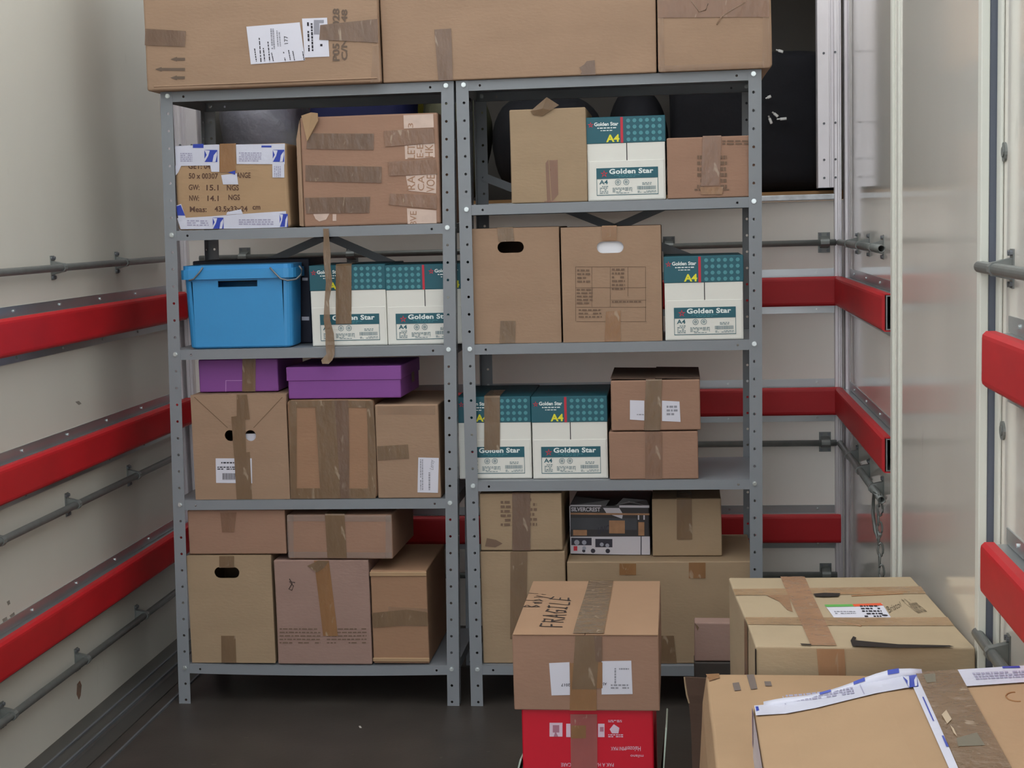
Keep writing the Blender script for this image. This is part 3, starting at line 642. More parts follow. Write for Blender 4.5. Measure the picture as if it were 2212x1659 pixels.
mb.add(q, [(0, 1, 2, 3, 4)]); mb.build('torn_flap', K_gold, b.o, solid=.003)
mb = MB(); u0 = -b.w/2
mb.add([(u0-.001, .0, .002), (u0-.014, .004, .004), (u0-.012, .0, b.h*.80), (u0-.001, .004, b.h*.98)], [(0, 1, 2, 3)]); mb.add([(u0-.016, .03, .002), (u0-.003, .03, .002), (u0-.003, .03, b.h*.9), (u0-.008, .03, b.h*.78)], [(0, 1, 2, 3)])
mb.build('side_flap', K_brown, b.o, solid=.003)
# long twisted strip of tape hanging from that carton
mb = MB(); path = [(704, 494, 6, .002), (705, 515, 6, .006), (706, 545, 8, .006), (707, 575, 7, .005), (711, 610, 7, .008), (706, 650, 5, .006), (706, 690, 7, .006), (712, 720, 9, .004), (713, 745, 10, .003), (714, 765, 9, .003), (706, 778, 12, .006), (703, 786, 7, .012)]
vs = []
for i, (x, y, w_, e) in enumerate(path):
    for k, s_ in enumerate((-1, 1)):
        p = at(x+s_*w_, y, 1, YS-.004-e-(.004*s_ if i % 3 == 1 else -.002*s_)); vs.append(tuple(Matrix.Rotation(-b.yaw, 3, 'Z') @ (p-Vector((b.X, b.Y, b.zs)))))
mb.add(vs, [(2*i, 2*i+1, 2*i+3, 2*i+2) for i in range(len(path)-1)]); mb.build('dangling_tape', T_olive, b.o, smooth=True)['label'] = 'long twisted strip of tape hanging down'

# second compartment: blue crate, dark box
b = Box('storage_box', 'dark navy box with white labels standing behind the blue crate', 'box', mat('navy_card', (20, 25, 46), .6), (420, 671, 561, 741), ZL[3], .20, Y=YS+.165, amp=.0)
b.stick('label', PAPER, [R4(653, 665, 600, 606), R4(652, 668, 684, 692)], .001)
BL = mat('crate_blue', (58, 146, 206), .38, noise_amt=.03, nscale=8); BLI = mat('crate_blue_inner', (34, 128, 200), .45)
Yc = YS+.012; c0 = at(400, 700, 1, Yc)[0]; c1 = at(633, 700, 1, Yc)[0]; zc = ZL[3]+.001; hc = at(520, 572, 1, Yc)[2]-zc; cw = c1-c0; cd = .14
cr = empty('storage_crate', ((c0+c1)/2, Yc, zc), 'bright blue plastic crate with grey wire handles and dark handle slot', 'crate')
def crate_shell():
    mb = MB(); wt = .003; zr = hc-.046; tap = .008
    def ring(z, k, off): 
        f_ = tap*(1-z/hc); r_ = .022; pts = []
        for cx_, cy_, a0 in ((-cw/2+f_, f_*.6, 180), (cw/2-f_, f_*.6, 270), (cw/2-f_, cd-f_, 0), (-cw/2+f_, cd-f_, 90)):
            sx = 1 if cx_ < 0 else -1; sy = 1 if cy_ < cd/2 else -1
            for j in range(5):
                a = math.radians(a0+22.5*j); rr = r_-off; pts.append((cx_+sx*r_+rr*math.cos(a), cy_+sy*r_+rr*math.sin(a), z))
        return pts
    zs_ = (0, .006, zr, hc)
    for off, flip in ((0, 0), (wt, 1)):
        R_ = [ring(max(z, wt*off/wt) if off else z, 0, off+(.010 if (z == 0 and not off) else 0)) for z in zs_]; n = 20
        fs = []
        for i in range(3):
            for k in range(n):
                if off == 0 or True:
                    # leave the slot open on the front wall (segment between corner 1 and 2)
                    if k == 4 and i in (1,): continue
                    fs.append((i*n+k, i*n+(k+1) % n, (i+1)*n+(k+1) % n, (i+1)*n+k))
        fs.append(tuple(range(n))); mb.add([p for r_ in R_ for p in r_], fs)
    # front wall rebuilt around the slot
    xl, xr = -cw/2+.022+.006, cw/2-.022-.006; sx0, sx1, sz0, sz1 = at(471, 620, 1, Yc)[0]-(c0+c1)/2, at(556, 620, 1, Yc)[0]-(c0+c1)/2, zr-.018, zr+.000
    for y in (.0048,):
        for a0, a1, z0, z1 in ((xl, xr, .006, sz0), (xl, sx0, sz0, zr), (sx1, xr, sz0, zr)):
            f = lambda z: tap*(1-z/hc)*.6-.0002
            mb.add([(a0, f(z0), z0), (a1, f(z0), z0), (a1, f(z1), z1), (a0, f(z1), z1), (a0, f(z0)+wt, z0), (a1, f(z0)+wt, z0), (a1, f(z1)+wt, z1), (a0, f(z1)+wt, z1)], [(0, 1, 2, 3), (7, 6, 5, 4), (0, 4, 5, 1), (1, 5, 6, 2), (2, 6, 7, 3), (3, 7, 4, 0)])
    return mb
crate_shell().build('body', BL, cr, smooth=False)
mb = MB(); ro = .010
def rim(z0, z1, o_, i_):
    def loop(o, z): 
        r_ = .02+o; return [(sx*(cw/2+o-r_)+r_*math.cos(math.radians(a)), (cd/2+sy*(cd/2+o-r_))+r_*math.sin(math.radians(a)), z) for sx, sy, a0 in ((1, -1, 270), (1, 1, 0), (-1, 1, 90), (-1, -1, 180)) for a in (a0, a0+30, a0+60, a0+90)]
    n = 16; vs = loop(o_, z0)+loop(o_, z1)+loop(i_, z1)+loop(i_, z0); fs = []
    for i in range(4):
        for k in range(n): fs.append((i*n+k, i*n+(k+1) % n, ((i+1) % 4)*n+(k+1) % n, ((i+1) % 4)*n+k))
    mb.add(vs, fs)
rim(hc-.040, hc-.012, ro, -.004); rim(hc-.014, hc, .003, -.004)
mb.build('rim', BL, cr)
mb = MB(); lid_z = hc-.004; mb.rbox(-cw/2+.03, cw/2-.03, .02, cd-.02, hc-.05, hc-.012, .006); mb.build('contents', mat('crate_contents', (40, 34, 30), .8), cr)
for sx in (-1, 1):
    px = [(438, 578), (428, 592), (418, 603), (408, 606)] if sx < 0 else [(583, 578), (594, 590), (606, 602), (622, 606), (640, 603), (650, 594), (652, 582), (646, 574)]
    mb = MB(); pts = [at(x, y, 1, Yc-.017)-cr.location for x, y in px]; mb.tube(pts, .0026, 8); mb.build('wire_handle', mat('handle_grey', (120, 122, 124), .4, metal=.4), cr, smooth=True)

# third compartment: purple boxes and three cartons
PUR = mat('purple_card', (134, 74, 152), .6, noise_amt=.05); TEXP = mat('purple_line', (190, 140, 200), .6)
bA = Box('carton', 'brown carton with folded V-shaped flaps, round holes and taped barcode label', 'box', K_brown, (417, 622, 852, 1082), ZL[2], .36, hole=True and None, amp=0, r=.004)
bpy.data.objects.remove(bA.o)
zz = [bA.F(497, 941), bA.F(541, 941)]
bA = Box('carton', 'brown carton with folded V-shaped flaps, round holes and taped barcode label', 'box', K_brown, (417, 622, 852, 1082), ZL[2], .36, amp=0, r=.004, hole=[(zz[0][0], zz[0][1], .0334, .0334), (zz[1][0], zz[1][1], .0334, .0334)])
mb = MB(); mb.box(zz[1][0]-.03, zz[1][0]+.03, .012, .016, zz[1][1]-.05, zz[1][1]+.004); mb.build('contents', PAPER, bA.o)['label'] = 'white paper seen through the hole'
mb = MB()
for (x0, y0), (x1, y1) in (((420, 858), (492, 924)), ((610, 858), (548, 924))):
    p = Vector(bA.F(x0, y0)); q = Vector(bA.F(x1, y1)); n_ = (q-p).orthogonal().normalized()*.0011; bA.poly(mb, [p-n_, q-n_, q+n_, p+n_], .0006, px=False)
mb.build('flap_seam', K_in, bA.o)
bA.stick('barcode_label', PAPER, [((466, 990), (544, 990), (545, 1044), (467, 1043))], .001)
mb = MB(); bA.bars(mb, R4(478, 508, 998, 1003), 1, seg=5); bA.bars(mb, R4(470, 508, 1008, 1016), 2, seg=6)
u = 481
while u < 510: bA.patch(mb, R4(u, u+1.2, 1022, 1036), .0016, n=1); u += 2.4
mb.build('printed_text', INK, bA.o)
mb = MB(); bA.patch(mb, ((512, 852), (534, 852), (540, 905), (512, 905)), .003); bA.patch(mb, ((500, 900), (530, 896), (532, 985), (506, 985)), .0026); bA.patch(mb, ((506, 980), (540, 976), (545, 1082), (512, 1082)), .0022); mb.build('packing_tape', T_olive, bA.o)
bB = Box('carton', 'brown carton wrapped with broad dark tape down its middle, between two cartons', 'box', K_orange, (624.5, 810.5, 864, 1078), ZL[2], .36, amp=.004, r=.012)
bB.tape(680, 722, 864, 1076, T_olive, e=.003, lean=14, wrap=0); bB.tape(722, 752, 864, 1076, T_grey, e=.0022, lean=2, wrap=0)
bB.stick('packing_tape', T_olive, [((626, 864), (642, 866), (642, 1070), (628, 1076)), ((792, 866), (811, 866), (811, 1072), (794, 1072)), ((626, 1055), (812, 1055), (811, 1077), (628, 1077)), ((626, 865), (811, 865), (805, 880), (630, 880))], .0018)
bC = Box('carton', 'brown carton with a white label low on its right side and short tape', 'box', K_brown, (813, 949.5, 874, 1077.5), ZL[2], .36, amp=.002)
bC.stick('packing_tape', T_olive, [((815, 964), (882, 960), (884, 990), (817, 994))], .002)
bC.stick('packing_tape', T_clear, [((815, 878), (940, 876), (940, 896), (816, 896))], .0012)
bC.stick('shipping_label', PAPER, [((904, 988), (948, 989), (946, 1064), (902, 1063))], .0012)
mb = MB(); bC.bars(mb, R4(908, 916, 992, 1058), 2, vertical=True, seg=14, e=.0017); bC.text(mb, 'Leroy', ((928, 1014), (929, 992), (940, 993), (939, 1015)), e=.0017, bold=0, shear=.3); bC.bars(mb, R4(926, 932, 1020, 1058), 1, vertical=True, seg=8, e=.0017); mb.build('printed_text', GREYINK, bC.o)
top = bA.zs+bA.h+.0022
b = Box('shoe_box', 'small purple box with a tape strip on the V-flap carton', 'box', PUR, (430, 601, 778, 852), top, .30, Y=YS+.05, top=ZL[3]-.034)
b.tape(524, 553, 778, 852, T_olive, wrap=.1)
b.stick('printed_square', TEXP, [R4(488, 524, 821, 822.3), R4(487.5, 489, 821, 851)], .0012)
b.stick('side_strip', mat('pale_blue', (120, 150, 190), .5), [((.01, b.h), (.03, b.h), (.03, 0), (.01, 0))], .001, 'left', px=False)
b = Box('shoe_box', 'flat purple lidded box on the two right-hand cartons of the third shelf', 'box', PUR, (621, 866, 793, 861), bB.zs+bB.h+.0022, .27, Y=YS+.015, yaw=math.radians(-1.5), amp=.001)
mb = MB(); mb.rbox(-b.w/2-.003, b.w/2+.003, -.003, b.d+.003, b.h*.58, b.h+.002, .0015, 1); mb.build('lid', PUR, b.o)
b.stick('label', mat('faded_label', (120, 104, 96), .7), [((.14, .06), (.18, .06), (.18, .03), (.14, .03))], .0045, 'right', px=False)

# bottom compartment
hz = None
def hole_carton(name, label, m, px, zs, hpx, depth=.36, Y=None):
    t = Box(name, label, 'box', m, px, zs, depth, amp=0, Y=Y); (hx, hy, hw_, hh_) = hpx; c = t.F(hx, hy); s_ = t.w/(px[1]-px[0]); bpy.data.objects.remove(t.o)
    return Box(name, label, 'box', m, px, zs, depth, amp=0, Y=Y, hole=[(c[0], c[1], hw_*s_, hh_*s_)])
b1 = hole_carton('carton', 'tan carton with an open dark handle hole on the lowest left shelf', K_tan, (409, 590, 1200, 1434), ZL[1], (490, 1237, 54, 24))
b1.tape(474, 506, 1200, 1226, T_olive, wrap=0); b1.stick('packing_tape', T_olive, [((478, 1373), (509, 1373), (511, 1433), (479, 1433))], .002)
b2 = Box('carton', 'pinkish carton with a marker squiggle and slanting amber tape', 'box', K_pink, (596, 800, 1210, 1438), ZL[1]-.003, .36, amp=.002)
b2.tape(678, 710, 1210, 1373, T_amber, lean=20, wrap=0); mb = MB(); b2.poly(mb, [(664, 1222), (676, 1216), (688, 1210), (710, 1212), (700, 1226), (684, 1236)], .004); mb.build('packing_tape', T_olive, b2.o)
mb = MB(); pp = [(625, 1250), (631, 1260), (624, 1272), (630, 1275), (634, 1266), (625, 1256), (637, 1258)]
mb.tube([b2.P3(*b2.F(*p), .001, 'front') for p in pp], .0012, 5); mb.build('marker_squiggle', MARKER, b2.o)
mb = MB(); b2.bars(mb, R4(604, 692, 1357, 1394), 5, seg=9, fill=.35); b2.bars(mb, R4(706, 792, 1357, 1394), 5, seg=9, fill=.35, seed=4); mb.build('small_print', FAINT, b2.o)
b3 = Box('carton', 'narrow brown carton with tape around its middle on the lowest left shelf', 'box', K_orange, (803, 924, 1232, 1434), ZL[1], .36, amp=.002)
mb = MB(); mb.rbox(-b3.w/2-.001, b3.w/2+.001, -.004, .002, b3.h-.018, b3.h-.004, .002, 1); mb.rbox(-b3.w/2-.001, b3.w/2+.001, -.004, .002, .006, .018, .002, 1); mb.build('folded_edge', K_gold, b3.o)
b3.stick('packing_tape', T_olive, [((803, 1324), (880, 1316), (882, 1350), (806, 1356)), ((880, 1316), (925, 1322), (925, 1352), (882, 1350))], .002); b3.stick('packing_tape', T_clear, [((838, 1310), (925, 1314), (925, 1352), (838, 1352))], .0014)
b4 = Box('carton', 'low wide brown carton with a faint tape patch on the handle-hole carton', 'box', K_rust, (407, 617, 1106, 1199), b1.zs+b1.h+.0022, .34, Y=b1.Y+.004, amp=.001, top=ZL[2]-.032)
b4.stick('packing_tape', T_brown, [((476, 1107), (511, 1107), (506, 1150), (480, 1150))], .0015)
b5 = Box('carton', 'flat carton wrapped in shiny clear tape above the pinkish carton', 'box', K_rust, (620, 848, 1112, 1205), b2.zs+b2.h+.0022, .32, Y=b2.Y+.0, yaw=math.radians(-1), amp=.003, r=.006)
b5.tape(702, 744, 1112, 1205, T_olive, lean=6, e=.003)
b5.stick('packing_tape', mat('tape_shine', (170, 156, 148), .18, alpha=.35, bump=.8, bscale=22, spec=.7, bdist=.003), [((620, 1112), (848, 1112), (848, 1126), (620, 1126)), ((620, 1112), (634, 1112), (634, 1204), (620, 1204)), ((834, 1112), (848, 1112), (848, 1204), (834, 1204)), ((620, 1192), (848, 1192), (848, 1205), (620, 1205))], .0016)

# ================================================================ RIGHT UNIT
b = Box('carton', 'tan carton with a torn tape tuft on top in the upper right-unit compartment', 'box', K_tan, (1102, 1267, 234, 441), ZR[4], .33, Y=YS+.010, amp=.002)
b.over = .05; mb = MB()
c_ = [b.P3(*b.F(x, y), e, 'front') for x, y, e in ((1146, 240, .004), (1160, 228, .006), (1182, 210, .010), (1208, 227, .004), (1190, 238, .006), (1172, 250, .004), (1152, 248, .003))]
ctr = sum(c_, Vector())/len(c_)+Vector((0, -.004, 0)); mb.add(c_+[ctr], [(i, (i+1) % 7, 7) for i in range(7)]); mb.build('torn_tape', T_olive, b.o)
b.stick('tape_residue', mat('pink_residue', (150, 112, 98), .5, alpha=.6, noise_amt=.15), [((1178, 352), (1184, 344), (1190, 438), (1182, 441)), ((1186, 346), (1204, 345), (1206, 420), (1192, 440)), ((1176, 434), (1212, 434), (1212, 441), (1176, 441))], .0012)
b = Box('carton', 'brown carton with printed lines beside wrinkled tape, partly behind the right upright', 'box', K_rust, (1441, 1634, 295, 433), ZR[4], .33, Y=YS+.008, amp=.001)
mb = MB(); b.bars(mb, R4(1506, 1522, 336, 412), 6, seg=2, fill=.6); b.bars(mb, R4(1556, 1570, 336, 412), 6, seg=2, fill=.6, seed=4); b.bars(mb, R4(1500, 1574, 408, 414), 1, seg=6); b.bars(mb, R4(1560, 1616, 303, 315), 2, seg=4); mb.build('small_print', FAINT, b.o)
b.tape(1518, 1558, 296, 402, T_brown, wrap=.1, lean=-4)
b.stick('packing_tape', T_amber, [((1512, 404), (1562, 404), (1560, 420), (1514, 420))], .0028)
b = hole_carton('carton', 'tan carton with an open dark handle hole beside the printed-table carton', K_brown, (1020, 1210, 492, 742), ZR[3], (1103, 534, 57, 24), depth=.35)
b.tape(1074, 1108, 492, 522, T_olive, wrap=.1, lean=3); b.stick('packing_tape', T_olive, [((1081, 693), (1114, 693), (1113, 741), (1079, 741))], .002)
b = hole_carton('carton', 'brown carton with white paper in its handle hole and a printed table', K_brown, (1214, 1429, 489, 739.5), ZR[3], (1318, 534, 58, 25), depth=.35)
q = b.F(1318, 534); mb = MB(); mb.box(q[0]-.045, q[0]+.045, .010, .014, q[1]-.06, q[1]+.03); mb.build('contents', mat('bright_paper', (238, 240, 248), .6), b.o)['label'] = 'white paper seen through the handle hole'
mb = MB()
for x0, x1, y in ((1243, 1394, 576), (1243, 1396, 621), (1320, 1396, 648), (1245, 1396, 663), (1245, 1397, 694)): b.patch(mb, R4(x0, x1, y, y+.9), .0009, n=1)
for x, y0, y1 in ((1243, 576, 694), (1318, 576, 663), (1394, 576, 694), (1278, 576, 663), (1356, 576, 640)): b.patch(mb, R4(x, x+.9, y0, y1), .0009, n=1)
b.bars(mb, R4(1247, 1275, 582, 614), 4, seg=3, fill=.5); b.bars(mb, R4(1246, 1280, 624, 660), 5, seg=3, fill=.5, seed=3); b.bars(mb, R4(1322, 1350, 580, 630), 6, seg=3, fill=.5, seed=7); b.bars(mb, R4(1250, 1300, 668, 690), 3, seg=5, fill=.45); b.bars(mb, R4(1322, 1390, 650, 656), 1, seg=9); mb.build('printed_table', FAINT, b.o)
b.tape(1300, 1332, 489, 520, T_amber, wrap=.1); b.stick('packing_tape', T_amber, [((1309, 673), (1340, 671), (1341, 740), (1306, 740))], .002)
bl = Box('carton', 'plain small brown carton with wrinkled tape, under the labelled one', 'box', K_rust, (1316, 1508, 932, 1037), ZR[2], .30, amp=.001)
bl.tape(1394, 1430, 932, 1037, T_brown, wrap=0)
bu = Box('carton', 'small brown carton with white label, stacked on another beside the paper cartons', 'box', K_rust, (1320, 1513, 821, 931), bl.zs+bl.h+.0022, .28, Y=bl.Y-.002, amp=.002)
bu.stick('shipping_label', PAPER, [((1361, 864), (1392, 865), (1392, 908), (1361, 906)), ((1430, 865), (1468, 867), (1470, 911), (1430, 909))], .0012)
mb = MB(); bu.bars(mb, R4(1376, 1392, 894, 898), 1, seg=3, e=.0016); bu.bars(mb, R4(1440, 1464, 876, 900), 3, seg=3, e=.0016); mb.build('printed_text', GREYINK, bu.o)
bu.tape(1395, 1430, 821, 931, T_olive, wrap=.2, lean=-4)
mb = MB()
for s_ in (-1, 1):
    x0, x1 = (.0, bu.w/2) if s_ > 0 else (-bu.w/2, 0); zA = bu.h+.002
    mb.add([(x0, .003, zA+.004), (x1, .003, zA+.001), (x1, bu.d, zA+.004), (x0, bu.d, zA+.007)], [(0, 1, 2, 3)])
mb.build('top_flap', card('umber', (92, 74, 64)), bu.o, solid=.003)
# bottom shelf of the right unit
bt = Box('carton', 'tall tan carton with dark tape at the left end of the lowest right shelf', 'box', K_tan, (1040, 1223, 1191, 1434), ZR[1], .34, amp=.001)
bt.tape(1103, 1139, 1191, 1380, T_olive, wrap=0, lean=-1)
bw = Box('carton', 'long low tan carton with two square tape patches on the lowest right shelf', 'box', K_tan, (1227, 1630, 1213, 1434), ZR[1], .37, amp=.001)
bw.stick('packing_tape', T_amber, [R4(1338, 1374, 1217, 1242), R4(1488, 1524, 1215, 1249)], .0018); bw.stick('packing_tape', T_olive, [((1424, 1373), (1456, 1373), (1462, 1433), (1424, 1433))], .0018)
b = Box('carton', 'brown carton with blurred print beside broad tape on the tall tan carton', 'box', K_tan, (1037, 1214, 1066, 1190), bt.zs+bt.h+.0022, .33, Y=bt.Y-.002, amp=.001)
mb = MB(); b.bars(mb, R4(1082, 1104, 1082, 1140), 6, seg=2); b.bars(mb, R4(1138, 1160, 1076, 1140), 6, seg=2, seed=5); b.poly(mb, [(1048, 1180), (1052, 1162), (1072, 1166), (1086, 1174), (1070, 1182)], .001); mb.build('small_print', FAINT, b.o)
b.tape(1107, 1146, 1066, 1190, T_grey, wrap=.1)
ztop = bw.zs+bw.h+.001
b = Box('carton', 'tan carton with one dark tape strip on the long low carton', 'box', K_tan, (1409, 1559, 1077, 1202), ztop, .30, amp=.002)
b.tape(1462, 1495, 1077, 1165, T_olive, wrap=.1)
# appliance box
AB = mat('appliance_black', (46, 42, 44), .45); s = Box('appliance_box', 'black and white printed appliance box with torn top flaps on the long carton', 'box', AB, (1231, 1403.5, 1092, 1199), ztop, .24, yaw=math.radians(-1.5), amp=.001)
mb = MB(); s.patch(mb, R4(1232, 1299, 1091, 1094), .001); s.patch(mb, R4(1338, 1404, 1091, 1096), .001); s.patch(mb, R4(1229, 1232, 1094, 1196), .001, n=1); s.patch(mb, ((1229, 1160), (1406, 1158), (1406, 1199), (1232, 1196)), .0008)
s.poly(mb, [(1303, 1097), (1338, 1097), (1346, 1110), (1344, 1120), (1310, 1108)], .0014)
s.patch(mb, R4(1378, 1381, 1108, 1122), .001, n=1); s.patch(mb, R4(1390, 1393, 1108, 1122), .001, n=1)
s.text(mb, 'SILVERCREST', R4(1234, 1297, 1096, 1105), e=.0016, bold=.03)
mb.build('printed_panel', mat('appliance_white', (196, 192, 200), .5), s.o)
mb = MB(); s.patch(mb, R4(1232, 1405, 1108, 1112), .0016); s.patch(mb, R4(1238, 1268, 1145, 1157), .0016); s.patch(mb, R4(1316, 1350, 1124, 1152), .0012); s.patch(mb, R4(1379, 1392, 1127, 1156), .0016); mb.build('printed_picture', mat('appliance_orange', (160, 118, 84), .5, noise_amt=.25, nscale=30), s.o)
mb = MB(); s.patch(mb, R4(1234, 1278, 1162, 1178), .0014); s.patch(mb, R4(1286, 1323, 1164, 1182), .0014); s.patch(mb, R4(1384, 1386, 1158, 1198), .0014)
for x, y, r_ in ((1261, 1190, .005), (1281, 1190, .007), (1313, 1190, .007)): s.disc(mb, x, y, r_, .0014)
s.text(mb, 'UVC', ((1290, 1140), (1316, 1133), (1318, 1148), (1292, 1154)), e=.002, bold=.02, shear=.3); mb.build('printed_picture', mat('appliance_ink', (40, 38, 52), .5), s.o)
mb = MB(); 
for x, y, r_ in ((1246, 1172, .008), (1262, 1172, .007), (1300, 1176, .006), (1312, 1178, .006), (1262, 1184, .006)): s.disc(mb, x, y, r_, .0018)
mb.build('printed_picture', mat('appliance_grey', (150, 152, 166), .5), s.o)
mb = MB(); s.patch(mb, R4(1239, 1247, 1180, 1190), .0018); mb.build('printed_picture', REDP, s.o)
mb = MB(); s.patch(mb, R4(1232, 1376, 1119, 1144), .0010); mb.build('printed_picture', mat('appliance_slate', (62, 64, 70), .5, noise_amt=.2, nscale=14), s.o)
mb = MB()
mb.add([(-s.w/2, .0, s.h), (-.01, .0, s.h), (0, .02, s.h+.012), (-s.w/2+.01, .10, s.h+.008)], [(0, 1, 2, 3)]); mb.add([(.02, .0, s.h), (s.w/2, .0, s.h), (s.w/2-.01, .05, s.h+.006), (.04, .03, s.h+.016)], [(0, 1, 2, 3)])
mb.add([(.015, .0, s.h+.0), (.06, .002, s.h+.013), (.10, .0, s.h+.002), (.062, -.001, s.h+.009)], [(0, 1, 2, 3)])
mb.build('torn_flap', mat('flap_grey', (120, 118, 120), .6), s.o, solid=.0015)

# ================================================================ FOREGROUND
FZ = .5; fy = at(1264, 1372, 2, FZ)[1]
f = Box.raw('carton', 'pinkish-brown carton marked FRAGILE with white label halves, on the red box', 'box', K_rust, at(1107, 1380, 1, fy)[0], at(1423, 1380, 1, fy)[0], fy, .326, FZ, .487, yaw=math.radians(0), amp=.0015, r=.003)
red_top = .326; rx0 = at(1127, 1560, 1, fy+.012)[0]; rx1 = at(1411, 1560, 1, fy+.012)[0]
red = Box.raw('carton', 'bright red carton with white icons and upside-down print, under the FRAGILE carton', 'box', mat('red_carton', (206, 16, 44), .42, noise_amt=.03), rx0, rx1, fy+.012, .006, red_top, .44, amp=.001, r=.004)
mb = MB(); t = .003
for x0, x1 in ((-f.w/2+.001, -.0005), (.0005, f.w/2-.001)): mb.rbox(x0, x1, -.0025, f.d, f.h-.0005, f.h+t, .001, 1)
fl = mb.build('top_flap', card('flap', (164, 132, 106)), f.o)
f.h += t   # later stickers sit on the flaps
f.stick('packing_tape', T_olive, [((.0-.020, f.d), (.043, f.d), (.043, -.002), (-.026, -.002))], .002, 'top', px=False)
f.h -= t
f.stick('shipping_label', PAPER, [((1187, 1432), (1231, 1430), (1232, 1501), (1192, 1502)), ((1300, 1428), (1364, 1427), (1367, 1499), (1300, 1500))], .0012, label='white label split by tape')
mb = MB(); f.text(mb, '2017', ((1232, 1482), (1213, 1482), (1213, 1476), (1232, 1476)), e=.0018, bold=.01); f.text(mb, 'AS', ((1311, 1480), (1303, 1480), (1303, 1474), (1311, 1474)), e=.0018, bold=.01); mb.build('printed_text', INK, f.o)
mb = MB(); f.bars(mb, R4(1328, 1334, 1443, 1476), 1, seg=6, e=.0018, vertical=True); f.bars(mb, R4(1338, 1360, 1443, 1449), 1, seg=5, e=.0018); f.bars(mb, R4(1320, 1360, 1478, 1490), 2, seg=5, e=.0018); mb.build('printed_text', GREYINK, f.o)
f.tape(1244, 1297, 1376, 1488, T_olive, e=.003, wrap=0, lean=-8); f.stick('packing_tape', T_amber, [((1232, 1432), (1302, 1430), (1302, 1486), (1232, 1488)), ((1232, 1486), (1289, 1486), (1289, 1538), (1231, 1538))], .0024)
f.stick('packing_tape', T_grey, [((1284, 1374), (1301, 1374), (1301, 1428), (1288, 1428))], .0034)
f.h += t; mb = MB()
STK = {'F': ['00,01', '0 1,.8 1', '0.55,.65.55'], 'R': ['00,01', '01,.7.95', '.7.95,.7.6', '.7.6,0.5', '.3.5,.85 0'], 'A': ['-.05 0,.4 1', '.4 1,.85 0', '.1.35,.75.4'], 'G': ['.8.9,.3 1', '.3 1,0.5', '0.5,.3 0', '.3 0,.8.1', '.8.1,.8.5', '.8.5,.4.45'], 'I': ['.3 0,.35 1', '.05 0,.6.02', '.1.98,.6 1'], 'L': ['.05 1,0 0', '0 0,.75.02'], 'E': ['0 0,.05 1', '.05 1,.8.98', '.03.5,.65.55', '0 0,.8.03'], 'B': ['0 0,0 1', '0 1,.6.8', '.6.8,0.5', '0.5,.65.25', '.65.25,0 0'], 'a': ['.6.45,.1.3', '.1.3,.3 0', '.3 0,.65.4', '.6.5,.7 0'], 'b': ['0 1,0 0', '0 0,.6.2', '.6.2,0.5'], 'y': ['0.5,.35.05', '.7.5,.2-.4'], '!': ['.2 1,.2.4', '.2.15,.2 0']}
def pt(t):
    import re
    v = re.findall(r'-?\.\d+|-?\d', t); return float(v[0]), float(v[1])
def write(bx_, word, c, side='top', wd=.0016, e=.001, seed=2):
    rnd = random.Random(seed); mb = MB(); q = [Vector(bx_.F(*p_, side)) for p_ in c]; n_ = len(word)
    for i, ch in enumerate(word):
        for stt in STK[ch]:
            p0, p1 = [pt(t_) for t_ in stt.split(',')]; P_ = []
            for (a_, b_) in (p0, p1):
                a_ = (i+.08+a_*.72+rnd.uniform(-.05, .05))/n_; b_ = b_+rnd.uniform(-.06, .06); P_.append((q[3]*(1-a_)+q[2]*a_)*(1-b_)+(q[0]*(1-a_)+q[1]*a_)*b_)
            d_ = (P_[1]-P_[0]).normalized(); nn = Vector((-d_.y, d_.x))*wd*rnd.uniform(.8, 1.2); P_ = [P_[0]-d_*wd, P_[1]+d_*wd]
            mb.add([bx_.P3(v_.x, v_.y, e, side) for v_ in (P_[0]-nn, P_[1]-nn*.7, P_[1]+nn*.7, P_[0]+nn)], [(0, 1, 2, 3)])
    return mb.build('marker_writing', MARKER, bx_.o)
write(f, 'FRAGILE', ((1169, 1354), (1194, 1286), (1231, 1290), (1216, 1356)), wd=.0026)['label'] = 'black handwritten FRAGILE'
write(f, 'Baby!', ((1130, 1312), (1146, 1276), (1178, 1280), (1164, 1312)), wd=.0018, seed=5)['label'] = 'black handwritten Baby'; f.h -= t
# red carton print
mb = MB()
red.patch(mb, R4(1187, 1215, 1561, 1591), .001); red.patch(mb, R4(1223, 1236, 1563, 1592), .001); red.patch(mb, R4(1292, 1306, 1563, 1592), .001); red.poly(mb, [(1317, 1575), (1326, 1564), (1338, 1572), (1336, 1584), (1322, 1584)], .001)
red.bars(mb, R4(1314, 1344, 1555, 1561), 2, seg=5, e=.001); red.bars(mb, R4(1314, 1346, 1586, 1594), 2, seg=6, e=.001)
for t_, x0, x1, y0, y1 in (('MINI MAX', 1320, 1352, 1613, 1621), ('Halozen', 1352, 1384, 1612, 1622), ('milano', 1362, 1390, 1630, 1636), ('PAK A HANDLE WITH CARE', 1212, 1326, 1648, 1656)): red.text(mb, t_, ((x1, y1), (x0, y1), (x0, y0), (x1, y0)), e=.001, bold=.0)
mb.build('printed_text', mat('red_box_print', (222, 196, 214), .6), red.o)
mb = MB(); red.patch(mb, R4(1194, 1208, 1566, 1582), .0014); red.poly(mb, [(1196, 1591), (1200, 1579), (1206, 1591)], .0014); red.patch(mb, R4(1296, 1304, 1570, 1580), .0014); mb.build('printed_icon', mat('red_box_icon', (176, 120, 140), .6), red.o)
red.stick('packing_tape', tapem('mauve', (168, 96, 92), .9), [((1232, 1542), (1290, 1542), (1291, 1690), (1234, 1690))], .0026); red.stick('tape_patch', T_amber, [R4(1234, 1266, 1566, 1594)], .0036)
